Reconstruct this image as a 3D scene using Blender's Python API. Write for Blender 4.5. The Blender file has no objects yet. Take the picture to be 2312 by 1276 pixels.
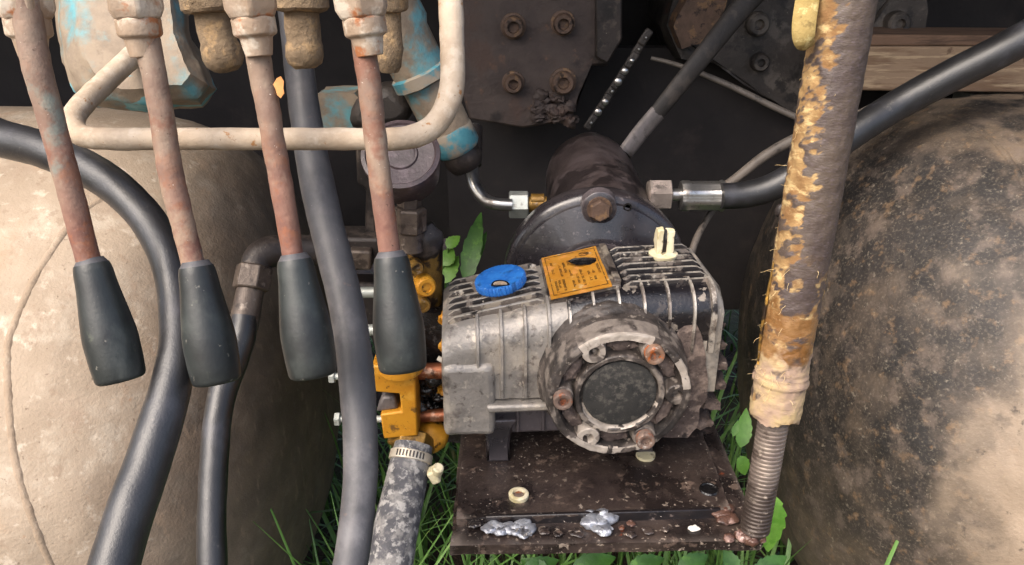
import bpy, bmesh, math, random
from mathutils import Vector, Matrix, noise
random.seed(11)
C = bpy.context.scene.collection
SC = bpy.context.scene
rad = math.radians

# ------------------------------------------------------------------ camera, world, light
FPX, PITCH, H = 1750.0, rad(25), 1.10
CAM = Vector((0, 0, H))
FWD = Vector((0, math.cos(PITCH), -math.sin(PITCH)))
UPV = Vector((0, math.sin(PITCH), math.cos(PITCH)))
RT = Vector((1, 0, 0))
cd = bpy.data.cameras.new("camera"); cam = bpy.data.objects.new("camera", cd); C.objects.link(cam)
cam.location = CAM; cam.rotation_euler = (rad(90) - PITCH, 0, 0)
cd.sensor_width = 36; cd.lens = 36 * FPX / 2312; cd.clip_start = 0.01; cd.clip_end = 500
SC.camera = cam

SUN_EL, SUN_AZ = rad(50), rad(222)      # azimuth measured clockwise from +Y: behind the camera
w = bpy.data.worlds.new("World"); SC.world = w; w.use_nodes = True
nt = w.node_tree; bg = nt.nodes["Background"]; sky = nt.nodes.new("ShaderNodeTexSky")
sky.sky_type = 'NISHITA'; sky.sun_disc = False; sky.sun_elevation = SUN_EL; sky.sun_rotation = SUN_AZ
sky.dust_density = 6.0; sky.air_density = 1.0; sky.ozone_density = 1.0
nt.links.new(sky.outputs[0], bg.inputs[0]); bg.inputs[1].default_value = 0.15
sd = bpy.data.lights.new("sun", 'SUN'); sun = bpy.data.objects.new("sun", sd); C.objects.link(sun)
sd.energy = 0.95; sd.angle = rad(50); sd.color = (1.0, 0.975, 0.95)
sdir = Vector((math.sin(SUN_AZ) * math.cos(SUN_EL), math.cos(SUN_AZ) * math.cos(SUN_EL), math.sin(SUN_EL)))
sun.rotation_euler = sdir.to_track_quat('Z', 'Y').to_euler(); sun.location = (0, -3, 5)
SC.view_settings.view_transform = 'Standard'; SC.view_settings.look = 'None'
SC.view_settings.exposure = 1.15; SC.view_settings.gamma = 1

# ------------------------------------------------------------------ placing helpers
def ray(px, py): return FWD + RT * ((px - 1156) / FPX) + UPV * ((638 - py) / FPX)
def W(px, py, d): return CAM + ray(px, py) * d
def WY(px, py, y): r = ray(px, py); return CAM + r * (y / r.y)
def WZ(px, py, z): r = ray(px, py); return CAM + r * ((z - CAM.z) / r.z)
def PR(rpx, p): return rpx * (p - CAM).dot(FWD) / FPX
def V(*a): return Vector(a)
class Frame:
    def __init__(s, o, yaw=0):
        s.o = Vector(o); c, k = math.cos(yaw), math.sin(yaw)
        s.X, s.Y, s.Z = V(c, k, 0), V(-k, c, 0), V(0, 0, 1)
    def __call__(s, u, v, w): return s.o + s.X * u + s.Y * v + s.Z * w
    @property
    def axes(s): return (s.X, s.Y, s.Z)

# ------------------------------------------------------------------ materials
def hx(h, k=1.0):
    c = [int(h[i:i + 2], 16) / 255 for i in (0, 2, 4)]
    return tuple(k * (x / 12.92 if x <= .04045 else ((x + .055) / 1.055) ** 2.4) for x in c) + (1,)
class G:
    def __init__(s, name):
        s.m = bpy.data.materials.new(name); s.m.use_nodes = True
        s.t = s.m.node_tree; s.b = s.t.nodes["Principled BSDF"]
        s.co = s.t.nodes.new("ShaderNodeTexCoord").outputs["Object"]; s.k = 0
    def n(s, t, **p):
        x = s.t.nodes.new(t)
        for a, b in p.items(): setattr(x, a, b)
        return x
    def l(s, a, b): s.t.links.new(a, b)
    def vec(s, st=(1, 1, 1), seed=0):
        m = s.n("ShaderNodeMapping"); src = s.co
        if s.m.name.split('.')[0] in ('rusty_rod', 'black_plastic_grip', 'dusty_zinc_nut', 'dust_caked_cap', 'rusty_bolt', 'rust_brown_bolt', 'black_rubber'):
            a = s.n("ShaderNodeVectorMath", operation='ADD'); k_ = s.n("ShaderNodeMath", operation='MULTIPLY'); k_.inputs[1].default_value = 23
            s.l(s.n("ShaderNodeObjectInfo").outputs["Random"], k_.inputs[0]); s.l(s.co, a.inputs[0]); s.l(k_.outputs[0], a.inputs[1]); src = a.outputs[0]
        s.l(src, m.inputs[0])
        s.k += 1
        m.inputs["Location"].default_value = (seed * 1.37 + s.k * 3.1, seed * 2.1 + s.k * .7, s.k * 1.9 + seed)
        m.inputs["Scale"].default_value = st
        return m.outputs[0]
    def noise(s, sc, det=6, ro=.6, di=0, st=(1, 1, 1), seed=0):
        x = s.n("ShaderNodeTexNoise"); s.l(s.vec(st, seed), x.inputs["Vector"])
        x.inputs["Scale"].default_value = sc; x.inputs["Detail"].default_value = det
        x.inputs["Roughness"].default_value = ro; x.inputs["Distortion"].default_value = di
        return x.outputs[0]
    def voro(s, sc, st=(1, 1, 1), seed=0, rnd=1):
        x = s.n("ShaderNodeTexVoronoi"); s.l(s.vec(st, seed), x.inputs["Vector"]); x.inputs["Scale"].default_value = sc
        return x.outputs["Distance"]
    def mr(s, v, lo, hi, a=0., b=1.):
        x = s.n("ShaderNodeMapRange", interpolation_type='SMOOTHSTEP'); s.l(v, x.inputs[0])
        for i, q in enumerate((lo, hi, a, b)): x.inputs[i + 1].default_value = q
        return x.outputs[0]
    def math(s, op, a, b):
        x = s.n("ShaderNodeMath", operation=op)
        for i, q in enumerate((a, b)):
            if isinstance(q, (int, float)): x.inputs[i].default_value = q
            else: s.l(q, x.inputs[i])
        return x.outputs[0]
    def mix(s, f, a, b):
        x = s.n("ShaderNodeMix", data_type='RGBA'); s.l(f, x.inputs[0])
        for i, q in ((6, a), (7, b)):
            if isinstance(q, tuple): x.inputs[i].default_value = q
            else: s.l(q, x.inputs[i])
        return x.outputs[2]
    def mixf(s, f, a, b):
        x = s.n("ShaderNodeMix", data_type='FLOAT'); s.l(f, x.inputs[0])
        for i, q in ((2, a), (3, b)):
            if isinstance(q, (int, float)): x.inputs[i].default_value = q
            else: s.l(q, x.inputs[i])
        return x.outputs[0]
MATS = {}
def mat(name, base, layers=(), rough=.5, metal=0., bump=(), spec=.5, coat=0., trans=0.):
    """base: hex or (hex, hex, noise scale); layers: dicts (c colour, k kind, s scale, lo/hi thresholds, r rough, m metal, a strength, n extra noise)"""
    g = G(name)
    if isinstance(base, tuple): col = g.mix(g.mr(g.noise(base[2], 5), .35, .65), hx(base[0]), hx(base[1]))
    else: col = hx(base)
    R, Mt = rough, metal
    for i, L in enumerate(layers):
        k = L.get('k', 'noise'); lo, hi = L.get('lo', .5), L.get('hi', .6)
        if k == 'noise': f = g.mr(g.noise(L['s'], L.get('det', 7), L.get('ro', .62), L.get('di', 0), L.get('st', (1, 1, 1)), i), lo, hi)
        elif k == 'voro': f = g.mr(g.voro(L['s'], L.get('st', (1, 1, 1)), i), hi, lo)
        elif k == 'edge': f = g.mr(g.n("ShaderNodeNewGeometry").outputs["Pointiness"], lo, hi)
        elif k == 'up':
            x = g.n("ShaderNodeSeparateXYZ"); g.l(g.n("ShaderNodeNewGeometry").outputs["True Normal"], x.inputs[0]); f = g.mr(x.outputs[2], lo, hi)
        elif k == 'axis':
            x = g.n("ShaderNodeSeparateXYZ"); g.l(g.co, x.inputs[0])
            q = g.math('ADD', x.outputs[L['ax']], g.math('MULTIPLY', g.math('SUBTRACT', g.noise(L.get('s', 30), 6), .5), L.get('amp', .05)))
            f = g.mr(q, lo, hi)
        elif k == 'attr':
            x = g.n("ShaderNodeAttribute", attribute_name=L['attr']); f = g.mr(x.outputs["Fac"], lo, hi)
        if 'n' in L: f = g.math('MULTIPLY', f, g.mr(g.noise(L['n'][0], 7, .62, 0, L.get('nst', (1, 1, 1)), i + 9), L['n'][1], L['n'][2]))
        if 'a' in L: f = g.math('MULTIPLY', f, L['a'])
        c2 = L['c']
        c2 = g.mix(g.mr(g.noise(c2[2], 5), .35, .65), hx(c2[0]), hx(c2[1])) if isinstance(c2, tuple) else hx(c2)
        col = g.mix(f, col, c2)
        if 'r' in L: R = g.mixf(f, R, L['r'])
        if 'm' in L: Mt = g.mixf(f, Mt, L['m'])
    for v, key in ((col, "Base Color"), (R, "Roughness"), (Mt, "Metallic")):
        if isinstance(v, (tuple, float, int)): g.b.inputs[key].default_value = v
        else: g.l(v, g.b.inputs[key])
    g.b.inputs["Specular IOR Level"].default_value = spec
    if coat: g.b.inputs["Coat Weight"].default_value = coat; g.b.inputs["Coat Roughness"].default_value = .15
    if trans: g.b.inputs["Subsurface Weight"].default_value = 0
    h = None
    for q in bump:
        x = g.math('MULTIPLY', g.noise(q[0], q[2] if len(q) > 2 else 5, .6, 0, q[3] if len(q) > 3 else (1, 1, 1)), q[1])
        h = x if h is None else g.math('ADD', h, x)
    if h is not None:
        bp = g.n("ShaderNodeBump"); bp.inputs["Strength"].default_value = 1; bp.inputs["Distance"].default_value = .001
        g.l(h, bp.inputs["Height"]); g.l(bp.outputs[0], g.b.inputs["Normal"])
    MATS[name] = g.m
    return g.m

M_ROD = mat('rusty_rod', ('755045', '8a6657', 60), [
    dict(c='8d5a42', s=70, lo=.5, hi=.62), dict(c='8d5a3c', s=30, lo=.58, hi=.7), dict(c='a08b76', s=24, lo=.5, hi=.62, a=.75),
    dict(k='axis', ax=2, c=('8f8070', '7d6a5c', 70), lo=-.01, hi=.14, amp=.16, s=30, a=.8), dict(c='7a4c3a', s=26, lo=.58, hi=.68, a=.7),
    dict(c='7d9088', s=24, lo=.60, hi=.70, a=.6), dict(c='d2c8ba', s=420, lo=.68, hi=.72), dict(c='35241e', s=260, lo=.64, hi=.71, a=.7)],
    rough=.72, metal=.1, bump=[(350, .45), (90, .6)])
M_GRIP = mat('black_plastic_grip', ('1d1f1f', '2a2e2d', 30), [
    dict(c='6a6d68', s=22, lo=.56, hi=.72, a=.35, r=.6, st=(1, 1, .4)), dict(c='0f1010', s=50, lo=.6, hi=.7, a=.6), dict(c='8f8b80', s=160, lo=.66, hi=.70, a=.5),
    dict(c='4d524e', s=38, lo=.52, hi=.75, a=.35, r=.6), dict(c='85857c', s=700, lo=.71, hi=.75, a=.7), dict(c='5c6152', s=120, lo=.62, hi=.75, a=.4)],
    rough=.42, bump=[(500, .12), (60, .2)], spec=.5)
M_HOSE = mat('black_rubber', ('19191b', '222224', 30), [
    dict(c='4f4f57', s=26, lo=.5, hi=.75, a=.4, r=.55), dict(c='7d7974', s=500, lo=.68, hi=.73, a=.6), dict(c='6a655f', s=90, lo=.62, hi=.74, a=.45)],
    rough=.42, bump=[(600, .2), (45, .35), (14, .8)], spec=.75)
M_HOSEG = mat('grey_rubber', ('424245', '4e4d4f', 30), [
    dict(c='6c6a6c', s=34, lo=.48, hi=.7, a=.6), dict(c='7a6558', s=60, lo=.64, hi=.72, a=.5), dict(c='8d8a86', s=420, lo=.68, hi=.73, a=.6), dict(c='25252a', s=20, lo=.56, hi=.72, a=.6)],
    rough=.5, bump=[(500, .2), (70, .3)], spec=.45)
M_HOSEC = mat('worn_fabric_hose', ('3f3e41', '545356', 60), [
    dict(c='85817c', s=75, lo=.46, hi=.62, a=.8), dict(c='a8a49e', s=150, lo=.50, hi=.62, a=.75), dict(c='2b2a2c', s=40, lo=.58, hi=.7, a=.7)],
    rough=.75, bump=[(300, .6), (80, .5)])
M_GUARD = mat('cream_painted_rod', ('a8957f', 'b9a893', 40), [
    dict(c='c9bba8', s=60, lo=.5, hi=.65, a=.7), dict(c='9a6a38', s=130, lo=.62, hi=.68, a=.9), dict(c='5d4028', s=480, lo=.67, hi=.71, a=.9), dict(c='8b7a69', s=25, lo=.55, hi=.7, a=.6)],
    rough=.7, bump=[(450, .4), (110, .4)])
M_NUT = mat('dusty_zinc_nut', ('b09c88', 'a08a74', 50), [
    dict(c='a9683c', s=45, lo=.56, hi=.64, a=.9), dict(c='d0c4b2', s=50, lo=.48, hi=.6, a=.9), dict(c='6f5544', s=110, lo=.62, hi=.72, a=.6)], rough=.55, metal=.15, bump=[(300, .4), (90, .5)])
M_GREYNUT = mat('grey_steel_nut', ('857b74', '978c84', 50), [dict(c='4a4340', s=60, lo=.54, hi=.66, a=.8), dict(c='b5a59c', s=70, lo=.54, hi=.64, a=.7)], rough=.45, metal=.4, bump=[(300, .4)])
M_CLAY = mat('dust_caked_cap', ('75644f', '87745c', 60), [
    dict(c='a58a66', s=80, lo=.5, hi=.65), dict(c='4f3f30', s=70, lo=.58, hi=.7, a=.7)], rough=.95, bump=[(260, 1.6), (90, 1.5)])
M_TEAL = mat('dusty_teal_paint', ('6a9fa6', '4f8f9a', 30), [
    dict(c=('7d6f5f', '91826f', 50), s=14, lo=.34, hi=.48, det=8), dict(c='6a5c4e', s=45, lo=.55, hi=.68, a=.6), dict(c='5d9aa4', s=40, lo=.64, hi=.68, a=.7), dict(k='attr', attr='bare', c=('4f9aa8', '7fb0b4', 40), lo=.42, hi=.5)], rough=.7, bump=[(200, .6), (60, .6)])
M_TEALB = mat('teal_paint', ('45808c', '38707d', 60), [dict(c='8f806e', s=30, lo=.46, hi=.58, a=.9), dict(c='23525e', s=70, lo=.6, hi=.7, a=.7)], rough=.6, bump=[(200, .4)])
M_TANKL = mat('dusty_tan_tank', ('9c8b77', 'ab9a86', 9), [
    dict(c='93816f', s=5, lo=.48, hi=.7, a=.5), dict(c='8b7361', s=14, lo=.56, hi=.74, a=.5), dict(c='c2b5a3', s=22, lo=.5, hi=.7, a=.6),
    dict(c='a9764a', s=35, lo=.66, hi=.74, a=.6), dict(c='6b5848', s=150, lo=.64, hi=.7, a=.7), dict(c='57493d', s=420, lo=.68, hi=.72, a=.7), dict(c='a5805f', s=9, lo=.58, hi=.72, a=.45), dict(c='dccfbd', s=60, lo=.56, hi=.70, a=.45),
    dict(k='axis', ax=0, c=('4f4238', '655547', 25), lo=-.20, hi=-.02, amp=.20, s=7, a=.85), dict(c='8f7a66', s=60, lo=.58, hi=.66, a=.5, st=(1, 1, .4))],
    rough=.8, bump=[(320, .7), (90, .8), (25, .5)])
M_SEAM = mat('brown_weld_seam', ('95836f', 'a3917e', 14), [dict(c='85725f', s=30, lo=.5, hi=.7, a=.7), dict(c='a89885', s=90, lo=.56, hi=.68, a=.7)], rough=.85, bump=[(260, 1.2)])
M_TANKR = mat('oily_black_tank', ('232120', '2f2b29', 16), [
    dict(c=('6a5c4e', '50463d', 40), s=10, lo=.5, hi=.66, a=.6), dict(k='axis', ax=2, c=('6b5d50', '85745f', 30), lo=.05, hi=-.25, amp=.3, s=9, a=.5),
    dict(k='axis', ax=0, c=('a58e76', 'b59d82', 30), lo=.10, hi=.26, amp=.22, s=9, a=.4, n=(16, .40, .60)),
    dict(c='6f6258', s=34, lo=.50, hi=.68, a=.6), dict(c='8a6f52', s=60, lo=.56, hi=.70, a=.5), dict(c='948a7a', s=150, lo=.60, hi=.70, a=.5), dict(c='a07a54', s=36, lo=.66, hi=.74, a=.5), dict(c='7d7264', s=300, lo=.5, hi=.7, a=.4),
    dict(k='attr', attr='dust', c=('93826f', 'a5937f', 14), lo=.05, hi=.95, a=.9), dict(c='4a423b', s=26, lo=.54, hi=.68, a=.6), dict(k='attr', attr='dust', c='3a332e', lo=.3, hi=.6, n=(60, .60, .68), a=.7), dict(c='1d1b1a', s=20, lo=.60, hi=.74, a=.6, r=.45), dict(c='c8c0b2', s=420, lo=.69, hi=.73, a=.6)],
    rough=.62, bump=[(300, .7), (110, .8), (30, 1.0)])
M_BLACK = mat('oily_black_paint', ('211e21', '2c292c', 12), [
    dict(c='3d3739', s=16, lo=.42, hi=.66, a=.8, r=.42), dict(c='6a6262', s=150, lo=.62, hi=.68, a=.6, r=.5), dict(k='edge', c='6f6668', lo=.53, hi=.60, a=.7), dict(c='a59d98', s=600, lo=.70, hi=.73, a=.7)],
    rough=.27, bump=[(350, .25), (60, .35)], coat=.4)
M_MOTOR = mat('grimy_motor', ('342c2c', '453c3b', 40), [
    dict(c='857a76', s=240, lo=.62, hi=.70, a=.5), dict(c='52494a', s=18, lo=.45, hi=.66, a=.8), dict(c='1c1819', s=14, lo=.50, hi=.55, a=.8, r=.3), dict(c='756962', s=220, lo=.64, hi=.7, a=.5)], rough=.45, bump=[(250, .5), (50, .5)])
M_ALU = mat('worn_aluminium', ('88837d', '98928b', 40), [
    dict(c='b3a99c', s=24, lo=.50, hi=.64, a=.8), dict(c='5c544f', s=30, lo=.54, hi=.68, a=.8, r=.7), dict(c='c2b8a9', s=110, lo=.58, hi=.66, a=.6), dict(c='463c36', s=120, lo=.58, hi=.68, a=.6), dict(c='2e2826', s=26, lo=.56, hi=.72, a=.8, r=.3)],
    rough=.42, metal=.35, bump=[(320, .6), (80, .9)])
M_FIN = mat('glossy_black_paint', ('141316', '1b191c', 40), [
    dict(c='8f867c', s=30, lo=.615, hi=.63, m=.4, r=.4), dict(c='3d3734', s=90, lo=.54, hi=.66, a=.8, r=.55), dict(c='b9b0a4', s=500, lo=.67, hi=.71)],
    rough=.24, bump=[(350, .4), (80, .5)], coat=.3)
M_FINC = mat('chipped_fin', ('1e1b1c', '2a2625', 50), [
    dict(k='attr', attr='crest', c='bdb5aa', lo=.4, hi=.9, m=.5, r=.32, n=(45, .38, .50)),  # silver crests: bare metal plus highlights painted along the fin tops
    dict(c='8a8077', s=45, lo=.52, hi=.57, m=.5, r=.35), dict(c='c9c0b2', s=110, lo=.60, hi=.66, m=.5, r=.35), dict(c='4a423d', s=90, lo=.54, hi=.64, a=.8)],
    rough=.3, bump=[(350, .5), (80, .5)])
M_FINL = mat('worn_fin_metal', ('5d544d', '736a62', 50), [
    dict(k='attr', attr='crest', c='c5bdb1', lo=.4, hi=.9, m=.5, r=.32, n=(45, .34, .44)),  # pale crest tint paints the fin-top highlight over bare metal
    dict(c='a39888', s=60, lo=.52, hi=.6, a=.85), dict(c='2a2523', s=40, lo=.55, hi=.62)], rough=.42, metal=.4, bump=[(350, .5), (80, .6)])
M_FLANGE = mat('chipped_black_flange', ('37322f', '47403c', 50), [
    dict(c='5f5650', s=45, lo=.5, hi=.62, a=.8, r=.65), dict(c='1c1a1a', s=24, lo=.48, hi=.66, a=.9), dict(k='attr', attr='worn', c=('7d746c', '8d837a', 60), lo=.34, hi=.58, r=.5, m=.2, a=.85),
    dict(k='attr', attr='chip', c=('a89e93', 'b9afa4', 60), lo=.40, hi=.48, r=.42, m=.25), dict(c='8d8379', s=120, lo=.6, hi=.66, a=.7), dict(c='b5aca0', s=500, lo=.66, hi=.71, a=.8)],
    rough=.45, bump=[(350, .5), (90, .6)])
M_DIRT = mat('caked_dirt_casting', ('5d504a', '483d39', 50), [
    dict(c='7a6b62', s=60, lo=.5, hi=.62), dict(c='2b2422', s=50, lo=.57, hi=.66), dict(c='b3a596', s=260, lo=.64, hi=.69)], rough=.85, bump=[(220, 1.6), (70, 2.)])
M_FELT = mat('dusty_shaft_cover', ('232322', '2e2d2b', 60), [dict(c='56524c', s=140, lo=.48, hi=.66, a=.7), dict(c='8d857a', s=600, lo=.66, hi=.72, a=.7)], rough=.9, bump=[(500, .6)])
M_BOLT = mat('rusty_bolt', ('7d6a60', '8f7a6e', 120), [dict(c='9a5a3a', s=110, lo=.54, hi=.64, a=.9), dict(c='b9aea4', s=150, lo=.58, hi=.66, a=.8), dict(c='3a2d28', s=170, lo=.58, hi=.66, a=.8)], rough=.5, metal=.45, bump=[(500, .4)])
M_BOLTO = mat('orange_rust_bolt', ('7d6a5e', '8a6a55', 90), [dict(c='b5622e', s=60, lo=.54, hi=.6), dict(c='b9aea4', s=150, lo=.58, hi=.66, a=.7)], rough=.55, metal=.3, bump=[(500, .4)])
M_STEEL = mat('bright_steel', ('a9a7a5', 'bdbbb8', 60), [dict(c='6d645c', s=60, lo=.56, hi=.66, a=.7, r=.5), dict(c='5a4a3c', s=300, lo=.64, hi=.7, a=.7)], rough=.28, metal=.9, bump=[(400, .2)])
M_ZINC = mat('pale_zinc', ('b9bdb6', 'a9ada6', 60), [dict(c='77736c', s=90, lo=.58, hi=.68, a=.7)], rough=.45, metal=.45, bump=[(400, .3)])
M_BLUE = mat('blue_plastic_cap', ('1d5fae', '2a70bd', 60), [dict(c='16355e', s=60, lo=.56, hi=.66, a=.7), dict(c='6f9bc8', s=220, lo=.62, hi=.68, a=.6), dict(c='bfae90', s=420, lo=.68, hi=.72)], rough=.45, bump=[(350, .3)])
M_LABEL = mat('orange_nameplate', ('a8701e', 'b07c2a', 60), [dict(c='c98a4e', s=50, lo=.56, hi=.66, a=.7), dict(c='b7a27a', s=80, lo=.62, hi=.68, a=.8), dict(c='4a3418', s=160, lo=.64, hi=.69, a=.8)], rough=.5, bump=[(300, .2)])
M_INK = mat('faded_ink', ('4a3212', '5e4216', 100), [dict(c='b47a22', s=260, lo=.52, hi=.6)], rough=.6)
M_GREASE = mat('black_grease', ('0e0d0e', '171516', 60), [dict(c='4b4644', s=130, lo=.58, hi=.68, a=.7, r=.5)], rough=.22, bump=[(220, 1.4), (90, 1.4)], coat=.4)
M_YEL = mat('yellow_brass', ('b5791a', 'c08722', 40), [dict(c='d09a3a', s=50, lo=.55, hi=.65, a=.6), dict(c='5a4022', s=60, lo=.58, hi=.66, a=.85), dict(c='241a12', s=110, lo=.6, hi=.68, a=.85, r=.3)], rough=.5, metal=.15, bump=[(300, .3), (60, .3)])
M_BRASSD = mat('dirty_brass', ('6e5226', '8a6a30', 60), [dict(c='2d2219', s=50, lo=.5, hi=.6), dict(c='c79a48', s=80, lo=.6, hi=.67), dict(c='8f857c', s=120, lo=.62, hi=.7, a=.6)], rough=.4, metal=.4, bump=[(250, .6)])
M_GAUGE = mat('purple_brown_plastic', ('3d3234', '4a3d40', 40), [dict(c='6e6065', s=60, lo=.52, hi=.66, a=.6), dict(c='b8acaa', s=220, lo=.66, hi=.7, a=.7), dict(c='231b1c', s=30, lo=.56, hi=.66, a=.6)], rough=.45, bump=[(250, .5), (60, .6)], coat=.12)
M_DARKM = mat('dark_grimy_metal', ('262120', '332c29', 40), [dict(c='544a43', s=40, lo=.52, hi=.64, a=.7), dict(c='151212', s=30, lo=.55, hi=.64, a=.8), dict(c='8a7f74', s=320, lo=.66, hi=.71, a=.6)], rough=.5, metal=.2, bump=[(280, .5), (60, .6)])
M_HEX = mat('brown_steel_nut', ('4d433d', '5f544b', 50), [dict(c='2d2622', s=60, lo=.54, hi=.64, a=.8), dict(c='8d8278', s=90, lo=.58, hi=.68, a=.7)], rough=.45, metal=.35, bump=[(300, .5)])
M_COPPER = mat('copper_rod', ('9a6040', '8a4f36', 50), [dict(c='c8a890', s=60, lo=.54, hi=.64, a=.8), dict(c='3a231a', s=90, lo=.58, hi=.66, a=.8)], rough=.35, metal=.6, bump=[(300, .4)])
M_PLATE = mat('oily_brown_plate', ('2f2725', '3f3530', 24), [dict(c='1a1514', s=14, lo=.5, hi=.62, r=.25, a=.85), dict(c='6a5a50', s=50, lo=.56, hi=.66, a=.7), dict(c='948678', s=160, lo=.60, hi=.65, a=.85, r=.7, n=(11, .40, .62)), dict(c='c4b8a8', s=330, lo=.64, hi=.67, r=.7, n=(9, .40, .6)), dict(c='7d3f24', s=40, lo=.68, hi=.72, a=.7), dict(k='edge', c='8d8178', lo=.54, hi=.62, a=.6)],
    rough=.3, bump=[(260, .7), (70, 1.0), (20, .6)], coat=.3)
M_PLATED = mat('black_plate_edge', ('161314', '1f1a1a', 40), [dict(c='6b5f5a', s=120, lo=.6, hi=.68, a=.7), dict(c='c8bdb2', s=300, lo=.67, hi=.70)], rough=.3, bump=[(260, .5)])
M_WELD = mat('shiny_weld', ('85878e', 'a0a3aa', 70), [dict(c='2f2a2a', s=60, lo=.54, hi=.64, a=.85), dict(c='c9ccd2', s=90, lo=.54, hi=.62), dict(c='a8a29a', s=160, lo=.6, hi=.66)], rough=.3, metal=.5, bump=[(160, 1.2), (60, 1.)])
M_WELDR = mat('rusty_weld', ('4f372e', '5f463b', 60), [dict(c='9a8078', s=80, lo=.56, hi=.64, a=.9, r=.2), dict(c='2f201b', s=60, lo=.5, hi=.6), dict(c='8a4c2a', s=50, lo=.60, hi=.68, a=.8)], rough=.38, metal=.1, bump=[(160, 1.), (60, 1.)])
M_CREAM = mat('cream_plastic', ('c8bd98', 'd6ccb0', 60), [dict(c='6d5f42', s=70, lo=.58, hi=.66, a=.85), dict(c='9c8d60', s=60, lo=.56, hi=.66, a=.7)], rough=.5, bump=[(300, .3)])
M_CLAMP = mat('hose_clamp_steel', ('b5a894', 'c5baa6', 60), [dict(c='7a6a50', s=90, lo=.56, hi=.66, a=.7)], rough=.4, metal=.4, bump=[(300, .3)])
M_ENGINE = mat('dark_engine_block', ('3a302d', '4a3f3a', 16), [dict(c='4a3830', s=14, lo=.5, hi=.64, a=.8), dict(c='6a4f3c', s=40, lo=.6, hi=.7, a=.6), dict(c='120e0e', s=10, lo=.54, hi=.64, a=.8)], rough=.7, bump=[(160, 1.2), (50, 1.5)])
M_ENGBOLT = mat('rust_brown_bolt', ('4a392e', '5a463a', 60), [dict(c='72583f', s=70, lo=.54, hi=.64), dict(c='2c2019', s=60, lo=.56, hi=.64)], rough=.7, bump=[(250, .8)])
M_ENGB = mat('blotchy_grey_casting', ('2d2825', '3a3430', 22), [dict(c='57504a', s=20, lo=.52, hi=.62, a=.8), dict(c='171413', s=24, lo=.54, hi=.62, a=.9), dict(c='5a3a2c', s=16, lo=.62, hi=.7, a=.7), dict(c='8d857a', s=200, lo=.66, hi=.71, a=.5)], rough=.65, bump=[(160, 1.2), (50, 1.2)])
M_SHADOWM = mat('dark_panel', ('1f1b1c', '282424', 10), [dict(c='39312f', s=12, lo=.55, hi=.7, a=.6)], rough=.85, bump=[(80, .8)])  # near-black with faint brown mottling
M_WOOD = mat('weathered_plank', ('786350', '8a745e', 8), [dict(c='6d5540', s=9, lo=.5, hi=.62, st=(1, 6, 9), a=.8), dict(c='b09a7c', s=12, lo=.54, hi=.66, st=(1, 7, 10), a=.7), dict(c='4a3626', s=22, lo=.64, hi=.7, a=.7), dict(c='5a4434', s=30, lo=.60, hi=.68, st=(.6, 9, 14), a=.7)], rough=.8, bump=[(60, .8, 6, (1, 8, 10))])
M_WOODB = mat('brown_board', ('5d4636', '6b5342', 8), [dict(c='3d2d23', s=9, lo=.5, hi=.62, st=(1, 6, 9), a=.8)], rough=.8, bump=[(60, .8, 6, (1, 8, 10))])
M_CABLE = mat('dusty_cable', ('57504a', '6a625a', 40), [dict(c='2e2a28', s=60, lo=.55, hi=.66, a=.8)], rough=.6, bump=[(300, .3)])
M_STRAP = mat('dark_strap_rubber', ('25211f', '302b28', 30), [dict(c='4a423c', s=30, lo=.52, hi=.66, a=.6)], rough=.6, bump=[(250, .6), (40, .4)])
M_BARM = mat('grey_flat_bar', ('5a5452', '6c6563', 40), [dict(c='38322f', s=30, lo=.52, hi=.64, a=.8)], rough=.5, metal=.3, bump=[(250, .4)])
M_SHEATH = mat('torn_sheath', ('463b37', '55493f', 30), [
    dict(c='63575a', s=240, lo=.5, hi=.7, a=.6, st=(1, 1, 3)), dict(c='2c2426', s=26, lo=.55, hi=.7, a=.6), dict(c='86796f', s=420, lo=.68, hi=.72, a=.6),
    dict(k='attr', attr='torn', c=('9c7f54', '7d5c38', 50), lo=.15, hi=.85, r=.9), dict(k='attr', attr='torn', c='bfa676', lo=.3, hi=.9, n=(60, .5, .66), nst=(1, 1, 2)),
    dict(k='attr', attr='torn', c='6a4a2c', lo=.3, hi=.7, n=(110, .62, .68), a=.7),
    dict(k='attr', attr='orange', c=('74502a', '8c6a44', 50), lo=.3, hi=.7, r=.35, n=(40, .36, .50), nst=(1, 1, 2.2)), dict(k='attr', attr='pale', c=('b39c72', '9c8472', 40), lo=.3, hi=.7, r=.9, n=(30, .36, .44))],
    rough=.5, bump=[(320, .5, 6, (1, 1, 2.5)), (70, .4)])
M_FIBRE = mat('frayed_fibre', ('d3be92', 'b99a66', 200), rough=.9)
M_SPRING = mat('coil_spring_steel', ('72665f', '84786e', 60), [dict(c='4a3f38', s=50, lo=.52, hi=.64, a=.8), dict(k='axis', ax=2, c='2a211d', lo=.085, hi=.03, amp=.03, s=60, a=.8), dict(c='a5988a', s=150, lo=.58, hi=.68, a=.7)], rough=.45, metal=.4, bump=[(300, .5)])
M_WEB = mat('yellow_webbing', ('8a7440', '9c8752', 60), [dict(c='c8b880', s=90, lo=.52, hi=.62, a=.8), dict(c='5a4826', s=60, lo=.56, hi=.66, a=.8)], rough=.85, bump=[(500, .8)])
M_LEAF = mat('green_leaf', ('355a20', '446f2a', 30), [dict(c='6a9a35', s=60, lo=.56, hi=.66, a=.5), dict(c='22480f', s=25, lo=.55, hi=.66, a=.6)], rough=.45, bump=[(150, .6)])
M_LEAFB = mat('bright_leaf', ('56822c', '68963a', 30), [dict(c='3f7416', s=40, lo=.55, hi=.66, a=.6), dict(c='a5c060', s=160, lo=.66, hi=.7, a=.7)], rough=.45, bump=[(120, .8)])
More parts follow.
